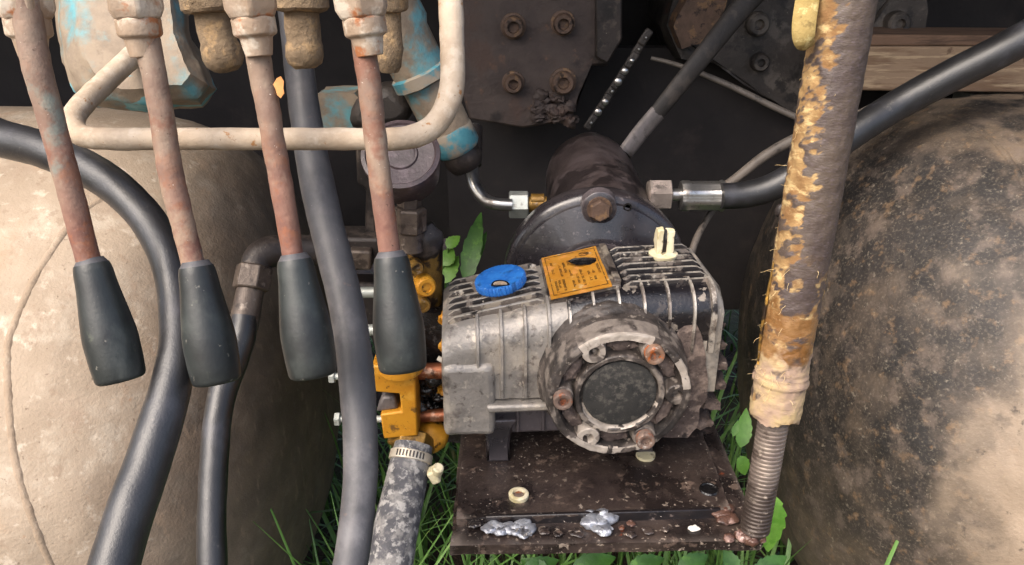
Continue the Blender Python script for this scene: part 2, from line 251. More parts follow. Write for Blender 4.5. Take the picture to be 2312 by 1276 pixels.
M_GRASS = mat('grass_blade', ('42642a', '5a803c', 9), [dict(c='74904c', s=14, lo=.54, hi=.66, a=.7), dict(c='8a7a4a', s=7, lo=.62, hi=.7, a=.7)], rough=.5)
M_SOIL = mat('damp_soil', ('2f221a', '3f3025', 14), [dict(c='5a4636', s=40, lo=.54, hi=.66, a=.7), dict(c='1d1612', s=60, lo=.56, hi=.66, a=.7), dict(c='3a4a22', s=3, lo=.5, hi=.6, a=.5)], rough=.95, bump=[(90, 4.), (25, 8.)])
M_DRYL = mat('dry_leaf', ('b5793c', 'c68e50', 80), rough=.7, bump=[(300, .5)])
M_GLASSW = mat('white_chip', ('cfc9bd', 'ddd8ce', 80), rough=.5)

# ------------------------------------------------------------------ mesh helpers
def nb(): return bmesh.new()
def basis(a, ref=None):
    a = a.normalized()
    r = ref if ref is not None else (V(0, 0, 1) if abs(a.z) < .9 else V(0, 1, 0))
    x = (r - a * r.dot(a)).normalized()
    return a, x, a.cross(x)
def ringf(bm, A, B, closed=True):
    n = len(A)
    for i in range(n if closed else n - 1):
        j = (i + 1) % n
        try: bm.faces.new((A[i], A[j], B[j], B[i]))
        except ValueError: pass
def lathe(bm, o, axis, prof, seg=32, ref=None, mod=None, phase=0.):
    a, x, y = basis(Vector(axis), ref); rings = []
    for r, h in prof:
        if r <= 1e-7: rings.append([bm.verts.new(o + a * h)])
        else:
            R = []
            for i in range(seg):
                t = 2 * math.pi * i / seg + phase
                q = r * (mod(t, h) if mod else 1)
                R.append(bm.verts.new(o + a * h + (x * math.cos(t) + y * math.sin(t)) * q))
            rings.append(R)
    for A, B in zip(rings, rings[1:]):
        if len(A) == 1 and len(B) == 1: continue
        if len(A) == 1:
            for i in range(seg): bm.faces.new((A[0], B[(i + 1) % seg], B[i]))
        elif len(B) == 1:
            for i in range(seg): bm.faces.new((A[i], A[(i + 1) % seg], B[0]))
        else: ringf(bm, A, B)
    if len(rings[0]) > 1: bm.faces.new(rings[0])
    if len(rings[-1]) > 1: bm.faces.new(rings[-1])
def dens(prof, step):
    o = [prof[0]]
    for a, b in zip(prof, prof[1:]):
        m = max(1, int(math.hypot(a[0] - b[0], a[1] - b[1]) / step)) if b[0] > .02 else 1
        o += [(a[0] + (b[0] - a[0]) * i / m, a[1] + (b[1] - a[1]) * i / m) for i in range(1, m + 1)]
    return o
def crom(pts, n):
    P = [pts[0]] + list(pts) + [pts[-1]]; out = []
    for i in range(1, len(P) - 2):
        for k in range(n):
            t = k / n; a, b, c, d = P[i - 1], P[i], P[i + 1], P[i + 2]
            f = lambda q: .5 * (2 * b[q] + (c[q] - a[q]) * t + (2 * a[q] - 5 * b[q] + 4 * c[q] - d[q]) * t * t + (3 * b[q] - a[q] - 3 * c[q] + d[q]) * t ** 3)
            out.append((f(0), f(1)))
    out.append(pts[-1]); return out
def tube(bm, pts, seg=18, n=8, cap=True, disp=None, flat=None):
    """pts: [(Vector, radius)]; disp(i, theta) scales the radius; flat: (ratio, ref) squashes the section"""
    S = crom([(Vector(p), r) for p, r in pts], n) if n > 1 else pts
    L = [p for p, r in S]; rings = []; x = None
    for i, (p, r) in enumerate(S):
        t = (L[min(i + 1, len(L) - 1)] - L[max(i - 1, 0)]).normalized()
        if x is None: _, x, _ = basis(t, flat[1] if flat else None)
        x = (x - t * x.dot(t)).normalized(); y = t.cross(x); R = []
        for k in range(seg):
            th = 2 * math.pi * k / seg; q = r * (disp(i, th) if disp else 1)
            R.append(bm.verts.new(p + x * math.cos(th) * q * (flat[0] if flat else 1) + y * math.sin(th) * q))
        rings.append(R)
    for A, B in zip(rings, rings[1:]): ringf(bm, A, B)
    if cap: bm.faces.new(rings[0]); bm.faces.new(rings[-1])
    return rings
def hose(bm, pp, **k):
    """pp: [(px, py, depth, width px)]"""
    q = []
    for px, py, d, w_ in pp: p = W(px, py, d); q.append((p, PR(w_ / 2, p)))
    return tube(bm, q, **k)
def box(bm, c, s, ax=None):
    X, Y, Z = ax or (V(1, 0, 0), V(0, 1, 0), V(0, 0, 1)); v = []
    for k in (-1, 1):
        for (i, j) in ((-1, -1), (1, -1), (1, 1), (-1, 1)): v.append(bm.verts.new(c + X * i * s[0] / 2 + Y * j * s[1] / 2 + Z * k * s[2] / 2))
    for f in ((3, 2, 1, 0), (4, 5, 6, 7), (0, 1, 5, 4), (1, 2, 6, 5), (2, 3, 7, 6), (3, 0, 4, 7)): bm.faces.new([v[i] for i in f])
def prism(bm, pts, ext):
    A = [bm.verts.new(p) for p in pts]; B = [bm.verts.new(p + ext) for p in pts]
    bm.faces.new(A); bm.faces.new(list(reversed(B))); ringf(bm, B, A)
def slab(bm, pp, y, thick): prism(bm, [WY(a, b, y) for a, b in pp], V(0, thick, 0))
def hexa(bm, o, axis, r, h, ref=None, ch=.12, phase=0.):
    c = r * ch
    lathe(bm, o, axis, [(r - c, 0), (r, c * .6), (r, h - c * .6), (r - c, h)], 6, ref, phase=phase)
def rough(bm, amp, sc, seed=0):
    bm.normal_update()
    for v in bm.verts:
        v.co += v.normal * amp * (noise.fractal(v.co * sc + V(seed, seed, seed), 1.0, 2.0, 4))
def blob(bm, o, s, seed=0, amp=.25, sub=3, sc=1.5):
    b2 = nb(); bmesh.ops.create_icosphere(b2, subdivisions=sub, radius=1)
    m = {}
    for v in b2.verts:
        k = 1 + amp * noise.fractal(v.co * sc + V(seed * 3.3, seed, 0), 1., 2., 4)
        m[v] = bm.verts.new(o + V(v.co.x * s[0], v.co.y * s[1], v.co.z * s[2]) * k)
    for f in b2.faces: bm.faces.new([m[v] for v in f.verts])
    b2.free()
ORG = {}
def _mesh(name, bm, mt, org, smooth=38):
    bmesh.ops.recalc_face_normals(bm, faces=bm.faces)
    for v in bm.verts: v.co -= org
    me = bpy.data.meshes.new(name); bm.to_mesh(me); bm.free()
    me.materials.append(mt)
    if smooth: me.shade_smooth(); me.set_sharp_from_angle(angle=rad(smooth))
    o = bpy.data.objects.new(name, me); C.objects.link(o); return o
def bev(o, wd, seg=2, ang=30):
    m = o.modifiers.new('bevel', 'BEVEL'); m.width = wd; m.segments = seg; m.limit_method = 'ANGLE'; m.angle_limit = rad(ang)
    m.harden_normals = False; return o
def thing(name, label, cat, loc, group=None):
    o = bpy.data.objects.new(name, None); C.objects.link(o); o.location = loc; o.empty_display_size = .02
    o['label'] = label; o['category'] = cat
    if group: o['group'] = group
    ORG[o] = Vector(loc); return o
def part(name, bm, mt, par, bevel=0, smooth=38, seg=2, label=None):
    o = _mesh(name, bm, mt, ORG[par], smooth); o.parent = par; ORG[o] = ORG[par]
    if bevel: bev(o, bevel, seg)
    if label: o['label'] = label
    return o
def single(name, bm, mt, label, cat, org, group=None, kind=None, bevel=0, smooth=38):
    org = Vector(org); o = _mesh(name, bm, mt, org, smooth); o.location = org; ORG[o] = org
    if label: o['label'] = label
    if cat: o['category'] = cat
    if group: o['group'] = group
    if kind: o['kind'] = kind
    if bevel: bev(o, bevel)
    return o

# ------------------------------------------------------------------ ground
bm = nb(); n = 90
def gpos(i): t = (i / n - .5) * 2; return math.copysign(abs(t) ** 3, t) * 60 + t * 1.5
gv = [[bm.verts.new((gpos(i), gpos(j) + 1, 0)) for i in range(n + 1)] for j in range(n + 1)]
for j in range(n):
    for i in range(n): bm.faces.new((gv[j][i], gv[j][i + 1], gv[j + 1][i + 1], gv[j + 1][i]))
for v in bm.verts:
    if v.co.length < 6: v.co.z = .012 * noise.fractal(v.co * 6, 1, 2, 4)
single('ground', bm, M_SOIL, None, None, (0, 0, 0), kind='structure')

# ------------------------------------------------------------------ machine body (chassis, deck overhead unseen, added for shade; back)
mb = thing('machine_body', 'dark machine underside closing off the space behind the pump, with an unseen slab added above for shade', 'machine body', (0, 1.6, 0))
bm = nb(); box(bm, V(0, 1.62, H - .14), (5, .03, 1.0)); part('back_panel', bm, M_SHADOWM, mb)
bm = nb(); box(bm, V(0, 1.40, H + .36), (5, 1.5, .06)); part('shade_deck', bm, M_SHADOWM, mb, .004)  # unseen overhead slab, added to keep sky light off the space below
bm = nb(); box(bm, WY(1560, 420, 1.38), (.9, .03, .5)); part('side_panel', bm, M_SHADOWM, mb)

# ------------------------------------------------------------------ tanks
def dome_tank(name, label, xtip, xseam, xend, yc, zc, r, mt, lump, seed, exp_, seam):
    t = thing(name, label, 'tank', (xtip, yc, zc))
    sgn = 1 if xseam > xtip else -1; D = abs(xseam - xtip)
    def lump_f(bm, amp):
        for v in bm.verts:
            d = V(0, v.co.y - yc, v.co.z - zc)
            nrm = (V((xtip + sgn * D - v.co.x) * -.8, d.y, d.z)).normalized()
            v.co += nrm * (amp * noise.fractal(v.co * 9 + V(seed, 0, 0), 1, 2, 5) + amp * .35 * max(0, noise.fractal(v.co * 45 + V(seed, 3, 0), 1, 2, 3)))
    bm = nb(); prof = []
    N = 70
    for i in range(N + 1):
        a = (math.pi / 2) * i / N
        prof.append((r * math.sin(a) ** (2 / exp_), D * (1 - math.cos(a) ** (2 / exp_))))
    prof[0] = (0, 0)
    lathe(bm, V(xtip, yc, zc), V(sgn, 0, 0), prof, 220)
    bm.faces.ensure_lookup_table(); lump_f(bm, lump); part('end_cap', bm, mt, t, smooth=60)
    bm = nb(); L = abs(xend - xseam)
    lathe(bm, V(xseam, yc, zc), V(sgn, 0, 0), [(r, -.004)] + [(r * 1.004, .002 + L * k / 30) for k in range(31)], 220); lump_f(bm, lump * .6)
    part('shell', bm, mt, t, smooth=60)
    if seam:                                   # weld line lying on the cap surface
        from mathutils.bvhtree import BVHTree
        bm = nb(); cap_ = [o for o in t.children][0]
        bv = BVHTree.FromPolygons([v.co + ORG[t] for v in cap_.data.vertices], [list(p.vertices) for p in cap_.data.polygons])
        pts = []
        for p, _ in crom([(V(a, b, 0), 0) for a, b in seam], 14):
            d = ray(p.x, p.y); hit, nrm, _, _ = bv.ray_cast(CAM, d.normalized())
            if hit: pts.append((hit - nrm.normalized() * .0042 * (1 if nrm.dot(d) < 0 else -1), .0056 + .0008 * noise.noise(V(p.x * .05, p.y * .05, seed))))
        tube(bm, pts, 12, 1); rough(bm, .0004, 140, seed); part('weld_seam', bm, M_SEAM if seed == 4 else mt, t, smooth=60)
    else:
        bm = nb(); pts = []
        for k in range(241):
            th = 2 * math.pi * k / 240
            pts.append((V(xseam, yc + math.cos(th) * r * 1.002, zc + math.sin(th) * r * 1.002), .004 + .0012 * noise.noise(V(math.cos(th) * 25, math.sin(th) * 25, seed))))
        tube(bm, pts, 8, 1, cap=False); lump_f(bm, lump); part('weld_seam', bm, mt, t, smooth=60)
    return t
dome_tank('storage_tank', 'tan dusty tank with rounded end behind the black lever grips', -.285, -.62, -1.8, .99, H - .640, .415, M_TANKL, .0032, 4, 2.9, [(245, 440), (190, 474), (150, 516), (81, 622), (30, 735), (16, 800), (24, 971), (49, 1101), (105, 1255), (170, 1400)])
dome_tank('storage_tank', 'black oily tank with tan speckles behind the frayed upright hose', .375, .66, 1.8, 1.0, H - .615, .405, M_TANKR, .004, 9, 2.5, [(2120, 262), (2160, 270), (2202, 288), (2246, 322), (2286, 370), (2318, 430), (2345, 500)])
def S(v, a, b): t = max(0., min(1., (v - a) / (b - a))); return t * t * (3 - 2 * t)
for o_ in C.objects:
    if o_.parent and o_.parent.name == 'storage_tank.001' and o_.name.startswith(('end_cap', 'shell')):
        a_ = o_.data.attributes.new('dust', 'FLOAT', 'POINT'); vals = []
        for v in o_.data.vertices:
            p = v.co + ORG[o_]; nz = noise.fractal(p * 11, .9, 2, 6)
            vals.append(S(p.x + .035 * nz, .425, .56) * S(H - p.z + .06 * nz, .26, .52) + .16 * noise.fractal(p * 38, .9, 2, 5))
        a_.data.foreach_set('value', vals)

# ------------------------------------------------------------------ mounting plate
ZP = H - .505
PF = Frame((0.09, .60, ZP), rad(1))
mp = thing('mounting_plate', 'dark oily steel plate with weld spots carrying the pump', 'mounting plate', (.09, .54, ZP - .02))
fl, fr = WZ(1016, 1232, ZP - .008), WZ(1722, 1221, ZP - .008)
bl, br = V(fl.x - .0, 1.0, ZP - .008), V(fr.x - .004, 1.0, ZP - .008)
bm = nb(); prism(bm, [fl, fr, br, bl], V(0, 0, -.011)); bmesh.ops.subdivide_edges(bm, edges=bm.edges, cuts=24, use_grid_fill=True); rough(bm, .0012, 60, 2); part('lower_plate', bm, M_PLATE, mp, 0)
u1, u2 = WZ(1030, 1172, ZP), WZ(1650, 1150, ZP)
bm = nb(); prism(bm, [u1, u2, V(u2.x, .985, ZP), V(u1.x, .985, ZP)], V(0, 0, -.0078)); bmesh.ops.subdivide_edges(bm, edges=bm.edges, cuts=40, use_grid_fill=True); rough(bm, .0012, 70, 5); part('upper_plate', bm, M_PLATE, mp, 0)
e1, e2 = WZ(1096, 1167, ZP + .001), WZ(1628, 1150, ZP + .001)
bm = nb(); prism(bm, [e1, e2, e2 + V(0, .004, 0), e1 + V(0, .004, 0)], V(0, -.002, -.010)); part('edge_bar', bm, M_PLATED, mp, .001)
def weld(pp, mt, nm='weld_bead', z=ZP - .003):
    bm = nb()
    for i, (px, py, rpx, hh) in enumerate(pp):
        p = WZ(px, py, z); r = PR(rpx, p)
        for q in range(4):
            rw = random.Random(px * 7 + q); dx, dy = rw.uniform(-.5, .5) * r, rw.uniform(-.5, .5) * r; k = rw.uniform(.5, .95)
            blob(bm, p + V(dx, dy, -.001), (r * k * 1.1, r * k, hh * .5 * rw.uniform(.6, 1)), px + q, .28, 3, 1.3)
    part(nm, bm, mt, mp, smooth=70)
weld([(1112, 1190, 18, .006), (1135, 1194, 16, .007), (1158, 1192, 18, .006), (1190, 1188, 22, .009), (1180, 1202, 14, .004)], M_WELD)
weld([(1345, 1172, 26, .011), (1372, 1168, 28, .012), (1360, 1190, 26, .007)], M_WELD)
weld([(1635, 1152, 24, .010), (1640, 1172, 20, .008)], M_WELDR)
weld([(1650, 1214, 12, .006), (1668, 1204, 15, .010), (1684, 1214, 15, .011), (1698, 1218, 14, .011), (1712, 1212, 14, .011), (1722, 1216, 10, .009), (1694, 1200, 20, .014), (1712, 1198, 16, .014)], M_WELDR)
weld([(1060, 1145, 22, .005), (1085, 1160, 20, .006), (1072, 1180, 16, .004), (1052, 1165, 18, .004)], M_PLATE, 'grime_lump')
for q_ in [(1225, 1196, 12, .003), (1262, 1202, 9, .002), (1300, 1200, 12, .003), (1425, 1202, 10, .003), (1460, 1196, 12, .003), (1500, 1190, 9, .003)]: weld([q_], M_PLATE, 'scale_lump')
weld([(1405, 1189, 7, .003), (1425, 1178, 9, .003)], M_WELDR, 'spatter')
p = WZ(1171, 1122, ZP); bm = nb(); lathe(bm, p, V(0, 0, 1), [(.0055, .0), (.0095, .0), (.0098, .004), (.0085, .005), (.0062, .005), (.0055, .001)], 24); part('washer', bm, M_CREAM, mp)
bm = nb(); hexa(bm, p, V(0, 0, 1), .0056, .003); part('stud', bm, M_BOLT, mp)
p = WZ(1600, 1105, ZP); bm = nb(); lathe(bm, p, V(0, 0, 1), [(0, .0008), (.007, .0008), (.0075, .0015), (.0088, .0015), (.0098, 0)], 20); part('bolt_hole', bm, M_GREASE, mp)
p = WZ(1567, 1193, ZP - .007); bm = nb(); blob(bm, p, (.0055, .004, .002), 3); part('paint_chip', bm, M_GLASSW, mp)

# ------------------------------------------------------------------ pump
P = Frame((.0976, .591, H - .389), rad(3.5))
pump = thing('pressure_pump', 'grimy black and bare aluminium pump with finned case and round front flange', 'pump', P(0, .1, -.116))
def Tw(u):
    if u < -.0: return .080 + (u) * .034 / .16
    return .080 + .003 * u / .1
def section(T, B, vf, vb, rf, ns=8):
    o = [(vf + .004, B), (vf, B + .004)]
    for k in range(ns + 1):
        a = math.pi / 2 * k / ns; o.append((vf + rf - rf * math.cos(a), T - rf + rf * math.sin(a)))
    for k in range(5):
        a = math.pi / 2 * k / 4; o.append((vb - .008 + .008 * math.sin(a), T - .008 + .008 * math.cos(a)))
    o += [(vb, B)]
    return o
def loft(bm, us, fn):
    R = [[bm.verts.new(P(u, v, w_)) for v, w_ in fn(u)] for u in us]
    for A, B in zip(R, R[1:]): ringf(bm, A, B)
    bm.faces.new(R[0]); bm.faces.new(R[-1])
VF, VB, RF = .036, .152, .026
bm = nb(); loft(bm, [-.160 + .004 * k for k in range(66)], lambda u: section(Tw(u) - (.004 if (u < -.157 or u > .098) else 0), -.026, VF, VB, RF)); rough(bm, .0012, 80, 3)
case = part('crankcase', bm, M_ALU, pump, 0)
bm = nb(); box(bm, P(-.012, .118, -.056), (.215, .098, .062), P.axes); rough(bm, .001, 50); part('lower_case', bm, M_BLACK, pump, .004)
bm = nb()
for u in (-.088, -.062, -.036): box(bm, P(u, .0675, -.055), (.0035, .006, .055), P.axes)
part('lower_rib', bm, M_BLACK, pump, .001)
bm = nb(); box(bm, P(-.085, .045, -.029), (.07, .035, .008), P.axes); rough(bm, .001, 80); part('case_ledge', bm, M_ALU, pump, .0025)
# caked block beside the flange
bm = nb(); slab(bm, [(1440, 760), (1500, 738), (1574, 734), (1586, 760), (1592, 800), (1598, 850), (1596, 900), (1580, 925), (1576, 960), (1552, 988), (1440, 988)], .6295, .115); bmesh.ops.triangulate(bm, faces=bm.faces); bmesh.ops.subdivide_edges(bm, edges=bm.edges, cuts=7, use_grid_fill=True); rough(bm, .0012, 60, 1); part('side_block', bm, M_DIRT, pump, smooth=50)
for k in range(6):
    bm = nb(); box(bm, P(.100 + (-.004, .000, .003, .004, .001, -.004)[k], .085, .046 - k * .022), (.016, .09, .0065), P.axes); bmesh.ops.subdivide_edges(bm, edges=bm.edges, cuts=8, use_grid_fill=True); rough(bm, .004, 75, k)
    part('side_fin', bm, M_DIRT, pump, smooth=45)
# top fins
def crest(o_, n_, idx):
    a_ = o_.data.attributes.new('crest', 'FLOAT', 'POINT'); a_.data.foreach_set('value', [1. if i % n_ in idx else 0. for i in range(len(o_.data.vertices))])
def top_fin(u0, u1, v, mt, hgt=.0058, wd=.0034):
    bm = nb(); N = 14; R = []
    for k in range(N + 1):
        u = u0 + (u1 - u0) * k / N; T = Tw(u) - .001; e = .4 if k in (0, N) else 1
        j = .0006 * noise.noise(V(u * 60, v * 90, 0))
        R.append([bm.verts.new(P(u, v + a * wd / 2 + j, T + b * hgt * e)) for a, b in ((-1.3, 0), (-.9, .8), (-.7, 1), (.7, 1), (.9, .8), (1.3, 0))])
    for A, B in zip(R, R[1:]): ringf(bm, A, B)
    bm.faces.new(R[0]); bm.faces.new(R[-1]); o_ = part('cooling_fin', bm, mt, case); crest(o_, 6, (2, 3))
for k in range(7):
    v = .062 + k * .0138
    top_fin(.012, .092, v, M_FINC)
    top_fin(-.154, -.064, v, M_FINL if k < 2 else M_FINC)
def front_rib(u, mt, wlo=-.024, wd=.0032, hg=.0034):
    T = Tw(u); S = [q for q in section(T, wlo, VF, VB, RF, 12)[1:14]]
    S = S + [(VF + RF + .006, T)]
    bm = nb(); R = []
    for k, (v, w_) in enumerate(S):
        a, b = S[max(k - 1, 0)], S[min(k + 1, len(S) - 1)]
        t = V(b[0] - a[0], b[1] - a[1], 0).normalized(); nv, nw = -t.y, t.x
        R.append([bm.verts.new(P(u + s * wd / 2, v + nv * q, w_ + nw * q)) for s, q in ((-1.2, -.001), (-.7, hg), (.7, hg), (1.2, -.001))])
    for A, B in zip(R, R[1:]): ringf(bm, A, B)
    bm.faces.new(R[0]); bm.faces.new(R[-1]); o_ = part('cooling_rib', bm, mt, case); crest(o_, 4, (1, 2))
for u in (-.127, -.105, -.083, -.061): front_rib(u, M_ALU)
for u in (-.042, -.020, .003, .026, .049, .072): front_rib(u, M_FINC, .02, .0030, .0042)
front_rib(.090, M_FINC, .02, .006, .005)
# black glossy right half shoulder skin
bm = nb(); loft(bm, [-.044 + .004 * k for k in range(35)], lambda u: [(v - .0012, w_ + .0012) for v, w_ in section(Tw(u), .03, VF, .147, RF)]); part('painted_shoulder', bm, M_FIN, pump)
# nameplate pad, plate, print
bm = nb(); loft(bm, [-.060 + .0035 * k for k in range(20)], lambda u: [(.056, Tw(u) - .004), (.056, Tw(u) + .0048), (.150, Tw(u) + .0048), (.150, Tw(u) - .004)]); part('nameplate_pad', bm, M_FINL, pump, .001)
NPN = (V(0, 0, 0) + P.Z - P.X * .21).normalized()
def NP(a, b, h=.0062): u = -.0585 + a * .056; return P(u, .0535 + b * .095, Tw(u) + h)
bm = nb(); prism(bm, [NP(0, 0), NP(1, 0), NP(1, 1), NP(0, 1)], V(0, 0, -.0012)); bmesh.ops.subdivide_edges(bm, edges=bm.edges, cuts=10, use_grid_fill=True); rough(bm, .0006, 60, 8)
nplate = part('nameplate', bm, M_LABEL, pump, label='orange nameplate with worn dark printing')
def ink(a0, b0, a1, b1, bm): prism(bm, [NP(a0, b0, .0067), NP(a1, b0, .0067), NP(a1, b1, .0067), NP(a0, b1, .0067)], V(0, 0, .0002))
bm = nb()
for q in ((.05, .04, .062, .96), (.94, .04, .955, .96), (.05, .04, .94, .05), (.05, .95, .94, .958)): ink(*q, bm)
part('printed_border', bm, M_INK, nplate, smooth=0)
bm = nb(); rr = random.Random(5)
for a, spans in ((.12, ((.08, .34), (.52, .60), (.74, .8))), (.18, ((.18, .34),)), (.25, ((.1, .34), (.42, .72))), (.33, ((.5, .74),)), (.41, ((.13, .29), (.40, .54), (.66, .78))), (.50, ((.20, .42),)), (.58, ((.12, .48), (.70, .84))), (.70, ((.20, .28), (.34, .42))), (.78, ((.20, .28), (.36, .42))), (.88, ((.34, .55),))):
    for b0, b1 in spans:
        b = b0
        while b < b1:
            ln = rr.uniform(.012, .024)
            x = a + rr.uniform(-.004, .004)
            for st in range(rr.choice((1, 2, 2))): ink(x + st * .022, b, x + .016 + st * .022, b + ln * rr.uniform(.5, 1), bm)
            if rr.random() < .5: ink(x, b + ln * .4, x + .038, b + ln * .6, bm)
            b += ln + .008
part('printed_text', bm, M_INK, nplate, smooth=0)
bm = nb()
for k in range(22):
    t0, t1 = 2 * math.pi * k / 22, 2 * math.pi * (k + 1) / 22
    for ra, rb, rc, rd in ((.075, .05, .06, .04),):
        prism(bm, [NP(.74 + ra * 1.3 * math.cos(t0), .86 + rb * math.sin(t0), .0067), NP(.74 + ra * 1.3 * math.cos(t1), .86 + rb * math.sin(t1), .0067), NP(.74 + rc * math.cos(t1), .86 + rd * math.sin(t1), .0067), NP(.74 + rc * math.cos(t0), .86 + rd * math.sin(t0), .0067)], V(0, 0, .0002))
ink(.70, .855, .80, .87, bm)
part('printed_emblem', bm, M_INK, nplate, smooth=0)
bm = nb(); p = NP(.73, .665, .007); blob(bm, p, (.0165, .0095, .0016), 4, .3); part('grease_smear', bm, M_GREASE, nplate)
bm = nb(); loft(bm, [.0005 + .0025 * k for k in range(4)], lambda u: [(.062, Tw(u)), (.062, Tw(u) + .007), (.150, Tw(u) + .007), (.150, Tw(u))]); rough(bm, .0015, 90); part('pad_edge', bm, M_FINL, pump, .001)
# oil cap
oc = P(-.100, .105, Tw(-.1) - .002); oax = (P.Z - P.X * .2 - P.Y * .05).normalized()
bm = nb(); lathe(bm, oc, oax, [(.021, -.006), (.021, .008), (.0185, .009), (.0185, .011)], 40); rough(bm, .0006, 90); part('filler_neck', bm, M_FINL, pump)
kn = lambda t, h: 1 + .018 * (1 if math.sin(t * 46) > 0 else -1)
bm = nb(); lathe(bm, oc, oax, [(.018, .009), (.0245, .0095), (.0250, .011)], 184, mod=kn); lathe(bm, oc, oax, [(.0250, .011), (.0250, .0165), (.0240, .018)], 184, mod=kn)
lathe(bm, oc, oax, [(.0240, .018), (.0225, .0183), (.012, .0181), (0, .0180)], 184); cap = part('oil_cap', bm, M_BLUE, pump)
b2 = oc + oax * .0182; bm = nb(); X_ = P.X; Yf = (-P.Y).normalized()
arc = [b2 + (X_ * math.cos(t) * .0088 + Yf * (.0222 - math.sin(t) * .0115)) for t in [math.pi * k / 14 for k in range(15)]]
prism(bm, arc, oax * .0012); part('cap_recess', bm, M_GREASE, cap)
arc = [b2 + oax * .0013 + (X_ * math.cos(t) * .0066 + Yf * (.0220 - math.sin(t) * .0066)) for t in [math.pi * k / 14 for k in range(15)]]
bm = nb(); prism(bm, arc, oax * .0008); part('cap_tab', bm, M_NUT, cap)
# broken breather
bc = P(.062, .124, Tw(.06) + .003); bm = nb(); lathe(bm, bc, V(0, 0, 1), [(.0125, -.004), (.0145, .0), (.0145, .002), (.010, .0035), (0, .0035)], 32); br_ = part('breather_plug', bm, M_CREAM, pump)
for s, hh in ((-1, .028), (1, .026)):
    bm = nb(); box(bm, bc + P.X * s * .0052 + V(0, 0, hh / 2), (.0058 if s < 0 else .0066, .010, hh), P.axes); bmesh.ops.subdivide_edges(bm, edges=bm.edges, cuts=3, use_grid_fill=True); rough(bm, .0025, 110, s); part('prong', bm, M_CREAM, br_, .001)
bm = nb(); blob(bm, bc + V(0, 0, .011), (.004, .004, .014), 5, .4); part('plug_core', bm, M_DARKM, br_)
# flange
FA = -P.Y
boss = lambda t, h: 1 + .004 * math.sin(t * 7 + h * 300)
bm = nb(); lathe(bm, P(0, 0, 0), FA, [(.076, -.055), (.074, -.040), (.069, -.030), (.067, -.016), (.0655, -.004), (.064, -.0005), (.0625, 0), (.0575, 0), (.057, -.0012), (.056, -.013), (.0425, -.013), (.0415, -.002), (.0405, -.0008), (.0372, -.0008), (.0362, -.0022), (.035, -.006), (0, -.006)] if False else dens([(.076, -.055), (.074, -.040), (.069, -.030), (.067, -.016), (.0655, -.004), (.064, -.0005), (.0625, 0), (.0575, 0), (.057, -.0012), (.056, -.013), (.0425, -.013), (.0415, -.002), (.0405, -.0008), (.0372, -.0008), (.0362, -.0022), (.035, -.006), (0, -.006)], .0009), 300, mod=boss)
rough(bm, .0007, 120, 6); flange = part('shaft_flange', bm, M_FLANGE, pump)
def paint(o, name, fn):
    a_ = o.data.attributes.new(name, 'FLOAT', 'POINT'); a_.data.foreach_set('value', [fn(v.co + ORG[o]) for v in o.data.vertices])
def polar(p):
    d = p - P.o; u, v, w_ = d.dot(P.X), d.dot(P.Y), d.z
    return math.hypot(u, w_), math.degrees(math.atan2(w_, u)) % 360, v, noise.fractal(p * 60, .8, 2, 6)
def chip_litf(p):
    r, th, v, nz = polar(p); val = -.4
    if r > .0568 and v < .0025:
        for a0, a1, k in ((64, 128, .66), (4, 36, .64), (222, 262, .60), (266, 298, .56)):
            if a0 < th < a1: val = k
    if .0345 < r < .0372 and 195 < th < 345: val = .55  # not a chip: lit lower edge of the recess, painted pale
    if .037 < r < .056 and v < .004 and 234 < th < 256: val = .52
    return val + nz * .35
def wornf(p):
    r, th, v, nz = polar(p); val = .05
    if r > .056 and .002 < v < .022 and 60 < th < 128: val = .6
    if r < .056 and v < .004: val = .36
    if r > .06 and (th < 58 or th > 128): val = .32
    return val + nz * .45
paint(flange, 'worn', wornf)
paint(flange, 'chip', chip_litf)
bm = nb(); lathe(bm, P(.0005, 0, 0), FA, [(.0338, -.0062), (.0338, -.0042), (.032, -.0032), (0, -.003)], 64); rough(bm, .0004, 200); part('shaft_cover', bm, M_FELT, flange)
for k in range(6):
    a = rad(60 * k - 1); q = P(math.cos(a) * .0525, 0, math.sin(a) * .0525)
    bm = nb(); ho = k % 2 == 0
    prof = [(.0125, -.0135), (.0108, -.003), (.0106, -.0008), (.0100, -.0002), (.0052, -.0002), (.0049, -.001), (.0047, -.010), (0, -.010)]
    lathe(bm, q, FA, prof, 32); rough(bm, .0005, 150, k); lg = part('flange_lug', bm, M_FLANGE, flange); paint(lg, 'chip', lambda p, k=k: (.5 if k in (2, 4) else .1) + .4 * noise.fractal(p * 90, 1, 2, 3)); paint(lg, 'worn', lambda p: .42 + .5 * noise.fractal(p * 80, 1, 2, 3))
    if k in (1, 3, 5):
        bm = nb(); lathe(bm, q, FA, [(.0086, -.001), (.0088, .007), (.0080, .0082), (.0058, .0084), (.0047, .0078), (.0045, .0035), (0, .0032)], 28)
        part('socket_bolt', bm, M_BOLTO if k == 1 else M_BOLT, flange, label='socket bolt with orange rust on its rim' if k == 1 else None)
    for off in (-1, 1):
        pass
for k, (a, r0, s) in enumerate(((90, .049, .009), (28, .049, .009), (-30, .049, .010), (-92, .049, .009), (212, .049, .009), (150, .049, .009))):
    a = rad(a); ca, sa = math.cos(a), math.sin(a); bm = nb()
    blob(bm, V(0, 0, 0), (s * 1.5, .005, .0072), k, .35, 3, 2)
    for v in bm.verts:
        q = v.co.copy(); v.co = P(ca * (r0 + q.z) - sa * q.x, .0115 + q.y, sa * (r0 + q.z) + ca * q.x)
    part('caked_dirt', bm, M_DIRT, flange)
